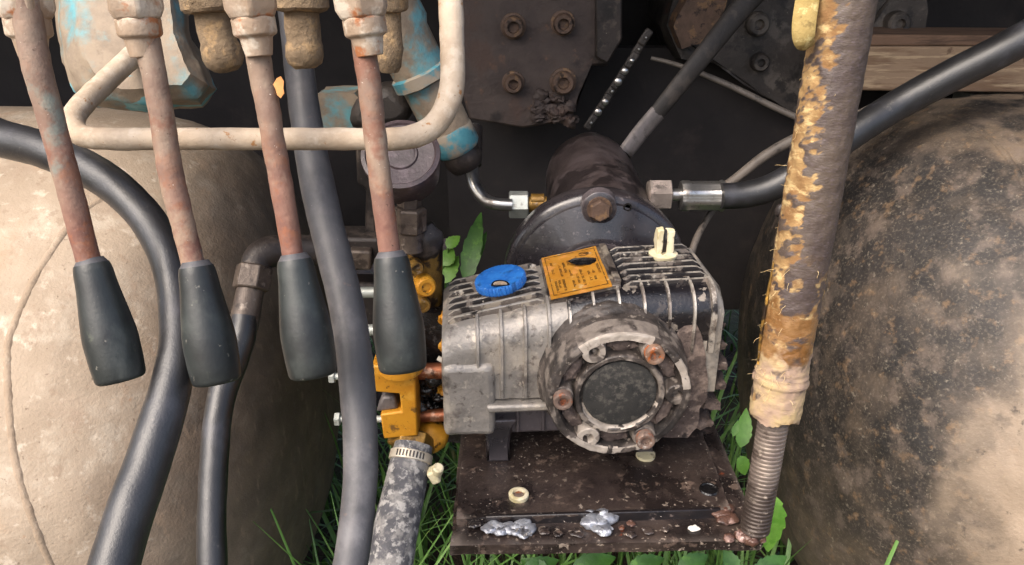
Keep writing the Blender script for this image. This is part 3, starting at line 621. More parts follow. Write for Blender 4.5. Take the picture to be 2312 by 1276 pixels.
# end block, feet
bm = nb(); box(bm, P(-.1365, .066, -.022), (.049, .070, .079), P.axes); bmesh.ops.subdivide_edges(bm, edges=bm.edges, cuts=6, use_grid_fill=True); rough(bm, .0015, 40, 2); part('end_block', bm, M_ALU, pump, .006, seg=3)
def foot(u, v, s, nm='foot'):
    bm = nb(); R = []
    for w_, a, b in ((-.062, 1.5, 1.4), (-.075, 1.1, 1.2), (-.095, .9, 1), (-.1135, .95, 1.05), (-.116, 1, 1.1)):
        R.append([bm.verts.new(P(u + i * s / 2 * a, v + j * s / 2 * b, w_)) for i, j in ((-1, -1), (1, -1), (1, 1), (-1, 1))])
    for A, B in zip(R, R[1:]): ringf(bm, A, B)
    bm.faces.new(R[0]); bm.faces.new(R[-1]); return part(nm, bm, M_BLACK, pump, .003)
foot(-.108, .075, .026); foot(.045, .075, .022); foot(-.10, .145, .024); foot(.06, .145, .024)
bm = nb(); lathe(bm, P(.045, .061, -.1155), V(0, 0, 1), [(.010, 0), (.010, .003), (0, .004)], 24); part('foot_pad', bm, M_CREAM, pump)
bm = nb(); hexa(bm, P(.104, .10, .045), P.X, .007, .010); part('plug_bolt', bm, M_STEEL, pump)
# pump head (yellow), plungers, grease
bm = nb(); y0 = .655
slab(bm, [(838, 826), (936, 826), (944, 985), (866, 992), (858, 936), (906, 930), (902, 890), (848, 886)], y0, .035); part('pump_head', bm, M_YEL, pump, .002)
bm = nb(); lathe(bm, WY(905, 826, y0 + .01), V(0, 0, 1), [(.0, -.004), (.022, -.004), (.022, .006), (.016, .03), (0, .03)], 28); part('head_port', bm, M_YEL, pump)
bm = nb(); slab(bm, [(848, 932), (900, 925), (890, 895), (862, 896)], y0 + .006, .02); part('valve_insert', bm, M_BARM, pump, .003)
p = WY(928, 1005, y0 + .012)
hexax = (W(905, 1100, .70) - W(932, 1000, .72)).normalized()
bm = nb(); hexa(bm, p - hexax * .012, hexax, PR(54, p), .017, phase=.2); part('hex_fitting', bm, M_BRASSD, pump, .001)
bm = nb(); blob(bm, WY(972, 985, y0 + .03), (.020, .018, .018), 2, .1); part('head_boss', bm, M_YEL, pump)
for py, rr_ in ((838, 19), (938, 15)):
    a, b = WY(925, py + 2, y0 + .03), WY(1020, py - 2, y0 + .03); bm = nb(); tube(bm, [(a, PR(rr_, a)), (b, PR(rr_, b))], 20, 4); part('plunger_rod', bm, M_COPPER, pump)
bm = nb(); rg = random.Random(3)
for k in range(26):
    px, py = rg.uniform(930, 1000), rg.uniform(845, 935)
    if py > 915 and px > 985: continue
    pz = WY(px, py, y0 + .034 + rg.uniform(-.004, .012)); r = PR(rg.uniform(12, 24), pz); blob(bm, pz, (r, r * .8, r * .8), k, .6, 3, 2.2)
part('grease_lump', bm, M_GREASE, pump, smooth=80)
bm = nb(); box(bm, WY(985, 830, y0 + .075), (.055, .05, .16)); bmesh.ops.subdivide_edges(bm, edges=bm.edges, cuts=8, use_grid_fill=True); rough(bm, .006, 50); part('head_back', bm, M_GREASE, pump)
for px, py, s in ((1003, 780, 12), (1005, 720, 14), (998, 875, 12)):
    bm = nb(); p = WY(px, py, y0 + .04); blob(bm, p, (PR(s, p), .008, PR(s * 1.3, p)), px, .5); part('brass_lug', bm, M_YEL, pump)
bm = nb(); p = WY(996, 812, y0 + .02); box(bm, p, (.008, .003, .004), (V(.85, 0, -.5), V(0, 1, 0), V(.5, 0, .85))); part('paint_flake', bm, M_GLASSW, pump)
for px, py in ((757, 850), (769, 946)):
    p = WY(px, py, y0 + .03); bm = nb(); hexa(bm, p, V(-1, 0, 0), PR(16, p), .006); q = p; tube(bm, [(q, PR(8, p)), (q + V(.05, 0, 0), PR(8, p))], 12, 2); part('head_bolt', bm, M_ZINC, pump)

# ------------------------------------------------------------------ drive motor behind pump
mo = thing('hydraulic_motor', 'round black bell housing with a drum motor behind the pump', 'motor', (.093, .85, H - .375))
BO = V(.0955, 0, H - .371)
bm = nb(); lathe(bm, BO, V(0, 1, 0), [(0, .775), (.05, .775), (.0515, .768), (.0535, .7665), (.0585, .7665), (.060, .769), (.0605, .777), (.072, .781), (.091, .788), (.0955, .790), (.0962, .796), (.0992, .797), (.1035, .800), (.105, .804), (.105, .822), (.101, .828), (.085, .832), (0, .834)], 128); rough(bm, .0006, 60, 2); part('bell_housing', bm, M_BLACK, mo)
MC = V(.112, 0, H - .335)
bm = nb(); lathe(bm, MC, V(0, 1, 0), [(.058, .83), (.062, .90), (.062, 1.06), (.060, 1.095), (.052, 1.115), (0, 1.118)], 96, mod=lambda t, h: 1 + .03 * abs(math.cos(2 * t)) ** 8); rough(bm, .0015, 30); part('motor_drum', bm, M_MOTOR, mo)
bm = nb(); box(bm, V(MC.x, .93, H - .40), (.14, .17, .10)); part('motor_base', bm, M_MOTOR, mo, .01)
p = WY(1353, 470, .785); bm = nb(); lathe(bm, p, V(0, -1, 0), [(.020, -.01), (.0185, .001), (.017, .002), (0, .002)], 40); rough(bm, .001, 60); part('bolt_boss', bm, M_BLACK, mo)
bm = nb(); lathe(bm, p, V(0, -1, 0), [(.0135, .002), (.0135, .0045), (0, .0045)], 30); lathe(bm, p, V(0, -1, 0), [(.0115, .0045), (.0122, .006), (.0122, .011), (.0105, .013), (0, .0135)], 6); part('housing_bolt', bm, M_ENGBOLT, mo)
p = WY(1417, 468, .789); bm = nb(); lathe(bm, p, V(0, -1, 0), [(.0045, -.001), (.0048, .0004), (.003, .0006), (.0028, -.001), (0, -.001)], 18); part('tapped_hole', bm, M_GREASE, mo)
# ports
yb = .905
p = WY(1228, 452, yb); bm = nb(); tube(bm, [(p, .008), (p + V(-.016, 0, 0), .008)], 16, 2); part('port_stub', bm, M_BRASSD, mo)
# left steel pipe
sp = thing('steel_pipe', 'bent bright steel pipe with pale hex nut entering the motor', 'pipe', WY(1150, 462, yb))
bm = nb(); hose(bm, [(1072, 285, 1.0, 26), (1070, 345, .98, 27), (1066, 385, .96, 28), (1072, 420, .95, 28), (1092, 448, .945, 28), (1118, 460, .94, 28), (1156, 463, .94, 28)], seg=20); part('bent_tube', bm, M_STEEL, sp)
bm = nb(); hose(bm, [(1071, 290, .998, 38), (1069, 372, .975, 36)], seg=20); part('tube_sleeve', bm, M_DARKM, sp)
p = WY(1149, 462, yb); bm = nb(); hexa(bm, p, V(1, 0, 0), PR(31, p), PR(44, p), phase=rad(30)); part('hex_nut', bm, M_ZINC, sp)
bm = nb(); tube(bm, [(p + V(PR(40, p), 0, 0), .010), (p + V(PR(85, p), 0, 0), .010)], 18, 2); part('threaded_stub', bm, M_BRASSD, sp)
# right hose
rh = thing('hydraulic_hose', 'black hydraulic hose with bright crimped steel ferrule running over the black tank', 'hose', WY(1585, 442, yb))
p = WY(1462, 440, yb); bm = nb(); hexa(bm, p, V(1, 0, 0), PR(36, p), PR(52, p), phase=rad(8)); part('hex_nut', bm, M_GREYNUT, rh)
bm = nb(); tube(bm, [(p + V(PR(45, p), 0, 0), PR(14, p)), (p + V(PR(75, p), 0, 0), PR(14, p))], 18, 2); part('spindle', bm, M_STEEL, rh)
crimp = lambda t, h: 1 + .02 * (1 if math.sin(t * 8) > 0 else -1)
bm = nb(); o = WY(1535, 442, yb); lathe(bm, o, V(1, 0, 0), [(PR(18, o), 0), (PR(32, o), .0005), (PR(34, o), .003), (PR(34, o), PR(20, o)), (PR(32.5, o), PR(24, o)), (PR(32.5, o), PR(88, o)), (PR(35, o), PR(92, o)), (PR(35, o), PR(97, o)), (PR(30, o), PR(98, o))], 64, mod=crimp); part('ferrule', bm, M_STEEL, rh)
bm = nb(); hose(bm, [(1628, 443, .935, 58), (1680, 440, .935, 60), (1740, 424, .93, 62), (1810, 385, .92, 64), (1880, 335, .92, 66), (1950, 285, .92, 68), (2030, 235, .92, 70), (2150, 170, .90, 74), (2250, 120, .88, 76), (2400, 40, .86, 80)], seg=20); part('rubber_hose', bm, M_HOSE, rh)

# ------------------------------------------------------------------ engine block, chain, straps behind
en = thing('engine_block', 'dark brown engine casting with four round rusty bolt heads', 'engine', WY(1210, 200, 1.25))
bm = nb(); slab(bm, [(1040, -120), (1402, -120), (1400, 95), (1372, 150), (1335, 150), (1300, 215), (1290, 275), (1180, 290), (1060, 270), (1040, 200)], 1.22, .25); bmesh.ops.triangulate(bm, faces=bm.faces); part('block', bm, M_ENGINE, en, .008)
for px, py, r in ((1159, 59, 24), (1271, 52, 23), (1159, 186, 21), (1271, 184, 25)):
    p = WY(px, py, 1.22); R = PR(r, p); bm = nb(); lathe(bm, p, V(0, -1, 0), [(R * 1.25, -.003), (R * 1.2, .003), (R, .004), (R, .016), (R * .85, .019), (R * .55, .019), (R * .5, .010), (0, .010)], 28); part('bolt_head', bm, M_ENGBOLT, en)
bm = nb()
for k in range(14):
    p = WY(random.uniform(1210, 1290), random.uniform(215, 275), 1.22); blob(bm, p, (.012, .01, .01), k, .5)
part('dirt_clod', bm, M_ENGINE, en)
bm = nb(); slab(bm, [(1345, -120), (1405, -120), (1405, 90), (1372, 145), (1345, 130)], 1.205, .014); part('cover_strip', bm, M_DARKM, en, .003)
gb = thing('gearbox_casting', 'blotchy grey gearbox casting with round bolt bosses behind the diagonal strap', 'gearbox', WY(1720, 100, 1.3))
bm = nb(); slab(bm, [(1560, -120), (1840, -120), (2090, -120), (2083, 75), (1960, 85), (1890, 170), (1860, 250), (1800, 262), (1640, 160), (1540, 130), (1500, 60)], 1.30, .2); bmesh.ops.triangulate(bm, faces=bm.faces); bmesh.ops.subdivide_edges(bm, edges=bm.edges, cuts=3, use_grid_fill=True); rough(bm, .012, 14, 3); part('casting', bm, M_ENGB, gb, smooth=50)
for px, py, r in ((1710, 54, 26), (2026, 53, 26), (1715, 140, 20)):
    p = WY(px, py, 1.295); R = PR(r, p); bm = nb(); lathe(bm, p, V(0, -1, 0), [(R * 1.1, -.02), (R, .008), (R * .8, .012), (R * .45, .012), (R * .4, .004), (0, .004)], 28); part('bolt_boss', bm, M_ENGB, gb)
bm = nb(); slab(bm, [(1560, -20), (1640, -30), (1625, 60), (1590, 95), (1540, 110), (1520, 60)], 1.27, .05); bmesh.ops.subdivide_edges(bm, edges=bm.edges, cuts=3, use_grid_fill=True); rough(bm, .008, 20); part('rusty_bracket', bm, M_ENGBOLT, gb, smooth=50)
ch = thing('drive_chain', 'black roller chain with small bright pin heads', 'chain', WY(1390, 190, 1.24))
for i, (px, py) in enumerate(((1334, 276), (1350, 252), (1366, 229), (1381, 205), (1395, 184), (1410, 160), (1426, 136), (1441, 110), (1457, 84))):
    p = WY(px, py, 1.20 + .004 * (i % 2)); ax = (WY(px + 16, py - 24, 1.24) - WY(px, py, 1.24)).normalized()
    bm = nb(); box(bm, p, (.026, .006, .013), (ax, V(0, 1, 0), ax.cross(V(0, 1, 0)))); part('chain_link', bm, M_STRAP, ch, .003)
    bm = nb(); k_ = (.45, .9, .8, .5, .95, .85, .6, .3, .3)[i]; lathe(bm, p, V(0, -1, 0), [(.0062 * k_, 0), (.0062 * k_, .006), (.004 * k_, .0075), (0, .008)], 12); part('chain_pin', bm, M_STEEL, ch)
st = thing('diagonal_strap', 'dark diagonal hose ending in a grey flat bar at the motor', 'hose', WY(1560, 160, 1.15))
bm = nb(); hose(bm, [(1760, -70, 1.12, 56), (1690, 0, 1.12, 54), (1640, 60, 1.12, 50), (1580, 135, 1.12, 46), (1520, 210, 1.13, 42), (1478, 262, 1.14, 38)], seg=16, flat=(.5, V(0, 1, 0))); part('rubber_strap', bm, M_STRAP, st)
bm = nb(); hose(bm, [(1485, 254, 1.137, 40), (1450, 295, 1.14, 40), (1412, 345, 1.14, 38)], seg=12, flat=(.35, V(0, 1, 0))); part('flat_bar', bm, M_BARM, st)
bm = nb(); hose(bm, [(1470, 131, 1.19, 9), (1540, 150, 1.19, 11), (1640, 190, 1.18, 14), (1740, 238, 1.17, 15), (1830, 280, 1.16, 15)], seg=10)
single('control_rod', bm, M_CABLE, 'thin dusty rod slanting across the dark gap behind the upright hose', 'rod', WY(1640, 190, 1.1))
bm = nb(); hose(bm, [(1640, 418, 1.0, 20), (1672, 395, 1.0, 22), (1730, 350, .99, 24), (1800, 312, .98, 25), (1880, 285, .97, 26), (1940, 262, .97, 27), (2020, 220, .97, 26), (2080, 190, .99, 24)], seg=12)
single('dusty_cable', bm, M_CABLE, 'grey dusty cable running above the crimped hydraulic hose', 'cable', WY(1730, 350, .9))
bm = nb(); hose(bm, [(1612, 470, .99, 14), (1590, 505, .98, 15), (1570, 545, .96, 16), (1558, 590, .95, 16), (1560, 640, .95, 16)], seg=10)
single('thin_cable', bm, M_CABLE, 'thin cable hanging beneath the crimped ferrule beside the bell housing', 'cable', WY(1580, 520, .9))
pk = thing('timber_plank', 'pale weathered wooden plank lying behind the black tank', 'plank', WY(2150, 150, 1.22))
bm = nb(); slab(bm, [(1880, 106), (2480, 106), (2480, 212), (1880, 204)], 1.20, .10); part('face_board', bm, M_WOOD, pk, .003)
bm = nb(); slab(bm, [(1880, 78), (2480, 82), (2480, 104.5), (1880, 104.5)], 1.207, .10); part('top_board', bm, M_WOODB, pk, .003)
bm = nb(); slab(bm, [(2196, 214), (2480, 214), (2480, 250), (2190, 250)], 1.25, .06); single('grey_rail', bm, M_ZINC, 'short grey rail under the weathered plank', 'rail', WY(2300, 230, 1.25), bevel=.003)

# ------------------------------------------------------------------ upright pole with torn sheath
base = WZ(1702, 1208, ZP - .006); top = W(1925, -90, .565); pax = (top - base); PL = pax.length; pax.normalize()
ph = thing('upright_hose', 'upright brown sheathed hose with frayed yellow tears rising from the plate corner', 'hose', base)
_, sx, sy = basis(pax, V(-1, 0, 0))        # sx: towards -X, sy: completes
def at(t): return base + pax * (PL * t)
R0 = .0247 / 2
T1 = .243
bm = nb(); N = 30 * 24; rings = []
tube(bm, [(at(0), R0 * .86), (at(T1 + .05), R0 * .86)], 20, 4)
part('core', bm, M_DARKM, ph)
bm = nb(); turns = 31; pts = []
for k in range(turns * 18 + 1):
    a = 2 * math.pi * k / 18; t = .012 + (T1 + .02 - .012) * k / (turns * 18)
    pts.append((at(t) + (sx * math.cos(a) + sy * math.sin(a)) * R0 * .89, .0025))
tube(bm, pts, 8, 1); part('coil_spring', bm, M_SPRING, ph)
bm = nb(); NT, NS = 300, 96; rows = []; al = []
for i in range(NT + 1):
    t = T1 + (1 - T1) * i / NT
    py = 1208 - (1298) * t       # rough picture height, only for the wear pattern along the hose
    row = []
    for k in range(NS):
        th = 2 * math.pi * k / NS - math.pi; d = sx * math.cos(th) + sy * math.sin(th)
        pn = V(math.cos(th) * 1.2, math.sin(th) * 1.2, t * 26)
        nz = noise.fractal(pn * 1.3, 1, 2, 5); n2 = noise.fractal(V(math.cos(th) * 3, math.sin(th) * 3, t * 60) + V(7, 7, 7), 1, 2, 4)
        side = math.cos(th - .25); stq = noise.fractal(V(math.cos(th) * 2.5 + t * 22, math.sin(th) * 2.5 - t * 30, t * 70), .9, 2, 5)
        torn = max(0, min(1, (side - .70 + stq * .42 + nz * .30) * 4)) if t > .43 else 0
        orange = max(0, min(1, (.50 - t + .06 * nz) * 12)) * max(0, min(1, (t - .33 + .03 * nz) * 20))
        pale = max(0, min(1, (.395 - t + .05 * nz) * 18))
        torn = max(torn, max(0, min(1, (nz * 1.2 + n2 * .6 - .12 + max(0, .56 - t) * 1.2) * 2.5)) * max(0, min(1, (.58 - t) * 10)) * .9)
        r = .0212 + .0010 * min(1, max(0, (t - .42) * 8))
        if t < .325: r = .0206 + .0014 * math.sin(min(1, (t - T1) / .03) * math.pi / 2)
        r -= .0004 * torn - .0003 * torn * n2; r += .0006 * n2
        if t < .40: r += .0004 * nz + .0003 * math.sin(t * PL * 500 + nz * 6)
        if .315 < t < .335: r += .0012
        if i == 0: r = R0 * .95
        v = bm.verts.new(at(t + (.012 * nz if i < 4 else 0)) + d * r); row.append(v); al.append((torn, orange, pale))
    rows.append(row)
for A, B in zip(rows, rows[1:]): ringf(bm, A, B)
bm.faces.new(rows[0]); bm.faces.new(rows[-1])
sh = part('sheath', bm, M_SHEATH, ph, smooth=80)
for ai, an in enumerate(('torn', 'orange', 'pale')):
    at_ = sh.data.attributes.new(an, 'FLOAT', 'POINT')
    at_.data.foreach_set('value', [q[ai] for q in al])
bm = nb(); rf = random.Random(8)
def strand(t, th, ln, spread):
    d = sx * math.cos(th) + sy * math.sin(th); p = at(t) + d * .0195
    q = [p]; dirv = (d * spread + pax * rf.uniform(-1, .6) + V(rf.uniform(-.5, .5), rf.uniform(-.5, .5), rf.uniform(-.5, .5))).normalized()
    for _ in range(4):
        dirv = (dirv + V(rf.uniform(-.5, .5), rf.uniform(-.5, .5), rf.uniform(-.6, .4))).normalized(); q.append(q[-1] + dirv * ln / 4)
    tube(bm, [(x, .00022 * (1 - .15 * i)) for i, x in enumerate(q)], 4, 2, cap=False)
for _ in range(90):
    t = rf.choice((rf.uniform(.30, .36), rf.uniform(.32, .345), rf.uniform(.40, .56), rf.uniform(.43, 1)))
    strand(t, rf.gauss(.3, .8) if t > .42 else rf.uniform(-1.6, 2.2), rf.uniform(.004, .014), rf.uniform(.1, 1.1))
bm2 = nb(); tube(bm2, [(at(.53) + sx * .0218, .0008), (at(.46) + sx * .0228, .0014), (at(.40) + sx * .0228, .0014), (at(.345) + sx * .0215, .0008)], 8, 8); part('inner_cord', bm2, M_BRASSD, ph)
fo = part('fibre_fringe', bm, M_FIBRE, ph); fo['kind'] = 'stuff'
# webbing loop & clip
p0 = W(1822, -60, .60); bm = nb(); tube(bm, [(W(1838, -80, .57), .0085), (W(1826, -20, .565), .0085), (W(1815, 55, .562), .0085), (W(1816, 92, .565), .0075), (W(1826, 104, .572), .005)], 14, 6, flat=(.35, V(.3, 1, 0)))
single('webbing_loop', bm, M_WEB, 'short yellow webbing loop hanging beside the top of the frayed hose', 'strap', p0)
p = W(1762, 476, .63); bm = nb(); blob(bm, p, (.0045, .004, .0062), 3, .1); cl = thing('wire_clip', 'tiny steel clip on the edge of the frayed hose', 'clip', p); part('clip_body', bm, M_DARKM, cl)
bm = nb(); box(bm, p + V(.001, -.0042, .0004), (.0022, .001, .0075)); part('clip_face', bm, M_ZINC, cl, .0004)

# ------------------------------------------------------------------ levers
LV = [
  ('furthest from the pump, over the tan tank', [(52, -60, .44, 64), (66, 60, .447, 64), (85, 157, .452, 62), (119, 282, .462, 57), (150, 400, .47, 56), (203, 600, .485, 52)], (206, 596), (274, 858), (55, 8)),
  ('crossing the black hose, second from the tan tank', [(300, -60, .45, 62), (325, 60, .456, 60), (352, 188, .462, 54), (373, 313, .47, 54), (388, 402, .475, 55), (437, 600, .487, 50)], (443, 602), (490, 862), (305, 8)),
  ('beside the long grey hose', [(560, -60, .455, 60), (575, 60, .46, 58), (588, 157, .465, 55), (607, 251, .47, 53), (616, 313, .474, 51), (632, 400, .48, 52), (664, 592, .492, 47)], (665, 586), (708, 848), (565, 6)),
  ('nearest the pump, above the yellow pump head', [(800, -60, .455, 60), (812, 40, .458, 58), (820, 94, .46, 55), (834, 188, .465, 53), (844, 282, .472, 52), (858, 400, .478, 50), (880, 576, .49, 48)], (883, 580), (910, 835), (815, 6)),
]
for i, (lab, rod, g0, g1, nutp) in enumerate(LV):
    A, B = W(g0[0], g0[1], .485), W(g1[0], g1[1], .492)
    t = thing('control_lever', 'rusty lever rod with black tapered grip, ' + lab, 'lever', A, 'control levers on the valve bank')
    rnd = random.Random(i)
    bm = nb(); hose(bm, rod, seg=22, n=10); rough(bm, .0004, 120, i); part('rod', bm, M_ROD, t)
    ax = (B - A); Lg = ax.length; ax.normalize(); k = A - CAM; s = PR(1, A)
    bm = nb(); lathe(bm, A, ax, [(22 * s, .004), (34 * s, .0005), (37 * s, 0), (39.5 * s, .0025), (41 * s, .005), (44 * s, Lg * .2), (52 * s, Lg * .42), (57.5 * s, Lg * .58), (58.5 * s, Lg * .66), (57 * s, Lg * .85), (54.5 * s, Lg * .965), (52 * s, Lg * .99), (47 * s, Lg * 1.004), (0, Lg * 1.008)], 56); part('grip', bm, M_GRIP, t)
    bm = nb(); lathe(bm, A, ax, [(28 * s, -.0035), (31 * s, -.002), (36.5 * s, .0002), (37 * s, .0012), (28 * s, .0012)], 40); part('grip_collar', bm, M_HOSEG, t)
    n0, n1 = W(nutp[0], nutp[1], .45), W(nutp[0] - 24, nutp[1] - 140, .44); nx = (n0 - n1).normalized(); s = PR(1, n0)
    bm = nb(); lathe(bm, n1, nx, [(50 * s, 0), (66 * s, .004), (66 * s, (n0 - n1).length + .003), (54 * s, (n0 - n1).length + .009)], 6, phase=.35 + .2 * i); part('hex_nut', bm, M_NUT, t, .0016, smooth=25)
    bm = nb(); lathe(bm, n0, nx, [(44 * s, .004), (48 * s, .0085), (49 * s, .009), (49 * s, .0165), (47 * s, .0180), (37 * s, .0195), (33 * s, .0260), (30 * s, .030)], 32); part('lock_collar', bm, M_NUT, t, .0006, smooth=25)
# dust-caked spool caps behind levers
for lab, c0, c1, wd in (('between the second and third levers', (468, -30), (510, 158), 88), ('between the third and fourth levers', (676, -30), (690, 152), 84), ('behind the lever nearest the pump', (876, -30), (880, 160), 62)):
    a, b = W(c0[0], c0[1], .53), W(c1[0], c1[1], .55); ax = (b - a); L = ax.length; ax.normalize(); s = PR(1, a); h = wd / 2 * s
    t = thing('spool_cap', 'dust caked round cap ' + lab, 'valve cap', b, 'dust caked caps on the valve bank')
    bm = nb(); lathe(bm, a, ax, [(0, -.02), (h * 1.45, -.02), (h * 1.5, L * .24), (h * 1.35, L * .28), (h * .98, L * .3)], 36); rough(bm, .0014, 60); part('collar', bm, M_CLAY, t)
    bm = nb(); lathe(bm, a, ax, [(h * .92, L * .2), (h * .93, L * .5), (h * .95, L * .66), (h * 1.05, L * .72), (h * 1.05, L * .86), (h * .92, L * .95), (h * .6, L * 1.01), (0, L * 1.03)], 36); rough(bm, .0016, 70, 3); part('cap_body', bm, M_CLAY, t)
# dry leaf on lever 3
bm = nb(); p = W(628, 195, .462); 
prism(bm, [p + RT * a * .001 + UPV * b * .001 for a, b in ((-3, 1), (-1, 5), (1.5, 6), (3.4, 3), (3, -1), (3.4, -4), (1.5, -7), (-.5, -5), (-1.8, -1.5))], FWD * .0008); rough(bm, .0006, 300)
single('dry_leaf', bm, M_DRYL, 'small curled tan leaf flake stuck to the third lever rod', 'leaf', p)
# guard
bm = nb(); hose(bm, [(1010, -90, .525, 60), (1017, 0, .522, 57), (1021, 100, .52, 56), (1022, 175, .518, 56), (1012, 232, .515, 56), (985, 278, .512, 55), (945, 304, .51, 54), (890, 314, .51, 52), (760, 314, .51, 50), (500, 314, .51, 50), (260, 314, .51, 50), (205, 311, .51, 50), (178, 302, .512, 50), (165, 280, .518, 50), (172, 255, .526, 50), (200, 222, .54, 49), (270, 155, .575, 47), (340, 88, .61, 45), (420, 10, .65, 43)], seg=24, n=12); rough(bm, .0004, 90)
single('lever_guard', bm, M_GUARD, 'cream painted bent steel rod passing behind the four levers', 'guard rail', W(600, 314, .51))
# teal castings
vb = thing('valve_casting', 'dust covered teal casting with chipped lower edge above the tan tank', 'valve', W(320, 200, .66))
def loftpx(bm, secs):
    R = [[bm.verts.new(W(px, py, d)) for px, py in poly] for poly, d in secs]
    for A, B in zip(R, R[1:]): ringf(bm, A, B)
    bm.faces.new(R[0]); bm.faces.new(R[-1])
poly = [(122, -90), (128, 60), (142, 140), (170, 205), (215, 238), (330, 248), (455, 238), (482, 200), (462, 140), (425, 70), (410, -90)]
cx, cy = 300, 80
loft_sc = lambda k: [(cx + (a - cx) * k, cy + (b - cy) * k) for a, b in poly]
bm = nb(); loftpx(bm, [(loft_sc(.72), .60), (loft_sc(.93), .615), (poly, .64), (poly, .70), (loft_sc(.9), .75)]); bmesh.ops.subdivide_edges(bm, edges=bm.edges, cuts=4, use_grid_fill=True); rough(bm, .004, 25, 2); vbo = part('body', bm, M_TEAL, vb, smooth=45)
zlo = min(v.co.z for v in vbo.data.vertices) + ORG[vb].z; edge_y = W(320, 250, .64).y
paint(vbo, 'bare', lambda p: .62 - abs(p.z - (zlo + .017)) * 26 - abs(p.y - edge_y) * 6 + .9 * noise.fractal(p * 26, 1, 2, 4))
tp = thing('teal_pipe', 'dusty teal painted pipe with flange ring slanting toward the steel pipe', 'pipe', W(980, 210, .80))
a, b = W(830, -70, .78), W(1036, 338, .88); ax = (b - a); L = ax.length; ax.normalize(); s = PR(1, b)
bm = nb(); lathe(bm, a, ax, [(66 * s, 0), (66 * s, L * .3), (58 * s, L * .34), (58 * s, L * .56), (52 * s, L * .60), (52 * s, L * .9)], 40); rough(bm, .0025, 25); part('pipe_body', bm, M_TEAL, tp)
bm = nb(); lathe(bm, a, ax, [(52 * s, L * .52), (66 * s, L * .53), (66 * s, L * .585), (52 * s, L * .6)], 40); rough(bm, .0015, 40); part('flange_ring', bm, M_TEALB, tp)
bm = nb(); lathe(bm, a, ax, [(50 * s, L * .86), (53 * s, L * .88), (53 * s, L * .98), (47 * s, L * 1.0), (0, L * 1.0)], 40); part('end_collar', bm, M_TEALB, tp)
bm = nb(); lathe(bm, a, ax, [(40 * s, L * .98), (44 * s, L * 1.0), (44 * s, L * 1.07), (36 * s, L * 1.11), (0, L * 1.11)], 36); part('pipe_end', bm, M_DARKM, tp)
bm = nb(); slab(bm, [(716, 215), (800, 210), (822, 232), (822, 300), (716, 300)], .92, .05); bmesh.ops.subdivide_edges(bm, edges=bm.edges, cuts=3, use_grid_fill=True); rough(bm, .003, 40); single('teal_bracket', bm, M_TEAL, 'chipped teal bracket between the grey hose and the fourth lever', 'bracket', WY(770, 260, .92))
bm = nb(); slab(bm, [(785, 250), (800, 230), (840, 205), (880, 190), (925, 235), (935, 265), (900, 290), (785, 300)], .86, .05); single('black_hose_stub', bm, M_STRAP, 'black rubber block behind the fourth lever above the gauge', 'rubber block', WY(850, 250, .86), bevel=.012)

# ------------------------------------------------------------------ regulator
rg_ = thing('pressure_regulator', 'purple brown round knob on dirty brass valve stem above the pump head', 'regulator', WY(925, 800, .70))
o = WY(905, 350, .70); gax = V(.02, -.68, .73).normalized(); s = PR(1, o)
bm = nb(); lathe(bm, o, gax, [(70 * s, -.040), (82 * s, -.034), (88 * s, -.006), (90 * s, 0), (89 * s, .0025), (80 * s, .0035), (76 * s, .0015), (40 * s, .001), (37 * s, .0028), (33 * s, .0028), (31 * s, .001), (0, .001)], 72); part('knob', bm, M_GAUGE, rg_)
def vstem(px, p0, p1, rpx, y, nm, mt, n6=False, ph=0.):
    a, b = WY(px, p0, y), WY(px, p1, y); q = PR(rpx, a); bm = nb(); L = (b - a).length; c = min(q * .12, L * .2)
    lathe(bm, a, (b - a), [(q - c, 0), (q, c), (q, L - c), (q - c, L)], 6 if n6 else 28, phase=ph); part(nm, bm, mt, rg_, smooth=30)
vstem(924, 425, 470, 28, .705, 'upper_nut', M_HEX, True, .3)
vstem(926, 468, 522, 37, .700, 'hex_nut', M_HEX, True, .5)
vstem(928, 520, 566, 29, .702, 'collar', M_HEX)
vstem(958, 540, 800, 42, .73, 'valve_body', M_BRASSD)
bm = nb(); p = WY(960, 545, .715); blob(bm, p, (.018, .018, .02), 3, .25); part('casting_lump', bm, M_DARKM, rg_)
for px, py, r in ((962, 648, 24), (940, 605, 18), (955, 690, 18)):
    p = WY(px, py, .69); q = PR(r, p); bm = nb(); lathe(bm, p, V(.35, -1, .1), [(q, -.012), (q, 0), (q * .8, .003), (q * .5, .003), (q * .45, .001), (0, .001)], 28); part('brass_screw', bm, M_YEL if r > 20 else M_BRASSD, rg_)
# dark bracket & elbow
br2 = thing('pipe_bracket', 'dark grimy bracket with horizontal pipe block behind the grey hose', 'bracket', WY(800, 560, .74))
bm = nb(); slab(bm, [(800, 300), (832, 300), (850, 420), (850, 545), (822, 545), (826, 430), (806, 415)], .78, .02); part('upright', bm, M_DARKM, br2, .003)
bm = nb(); slab(bm, [(690, 536), (930, 540), (940, 600), (690, 596)], .76, .04); part('cross_bar', bm, M_DARKM, br2, .004)
bm = nb(); slab(bm, [(786, 566), (838, 568), (838, 612), (786, 612)], .748, .04); part('clamp_block', bm, M_HEX, br2, .003)
bm = nb(); slab(bm, [(790, 640), (1000, 640), (1000, 800), (850, 800)], .80, .03); part('lower_block', bm, M_DARKM, br2, .004)
for px, py in ((838, 660), (843, 745)):
    a = WY(px - 24, py, .76); b = WY(px + 20, py, .76); bm = nb(); tube(bm, [(a, PR(13, a)), (b, PR(13, b))], 14, 2); part('stud', bm, M_ZINC, br2)
el = thing('elbow_fitting', 'dark steel elbow fitting feeding the thin black hose in front of the tan tank', 'fitting', W(590, 600, .76))
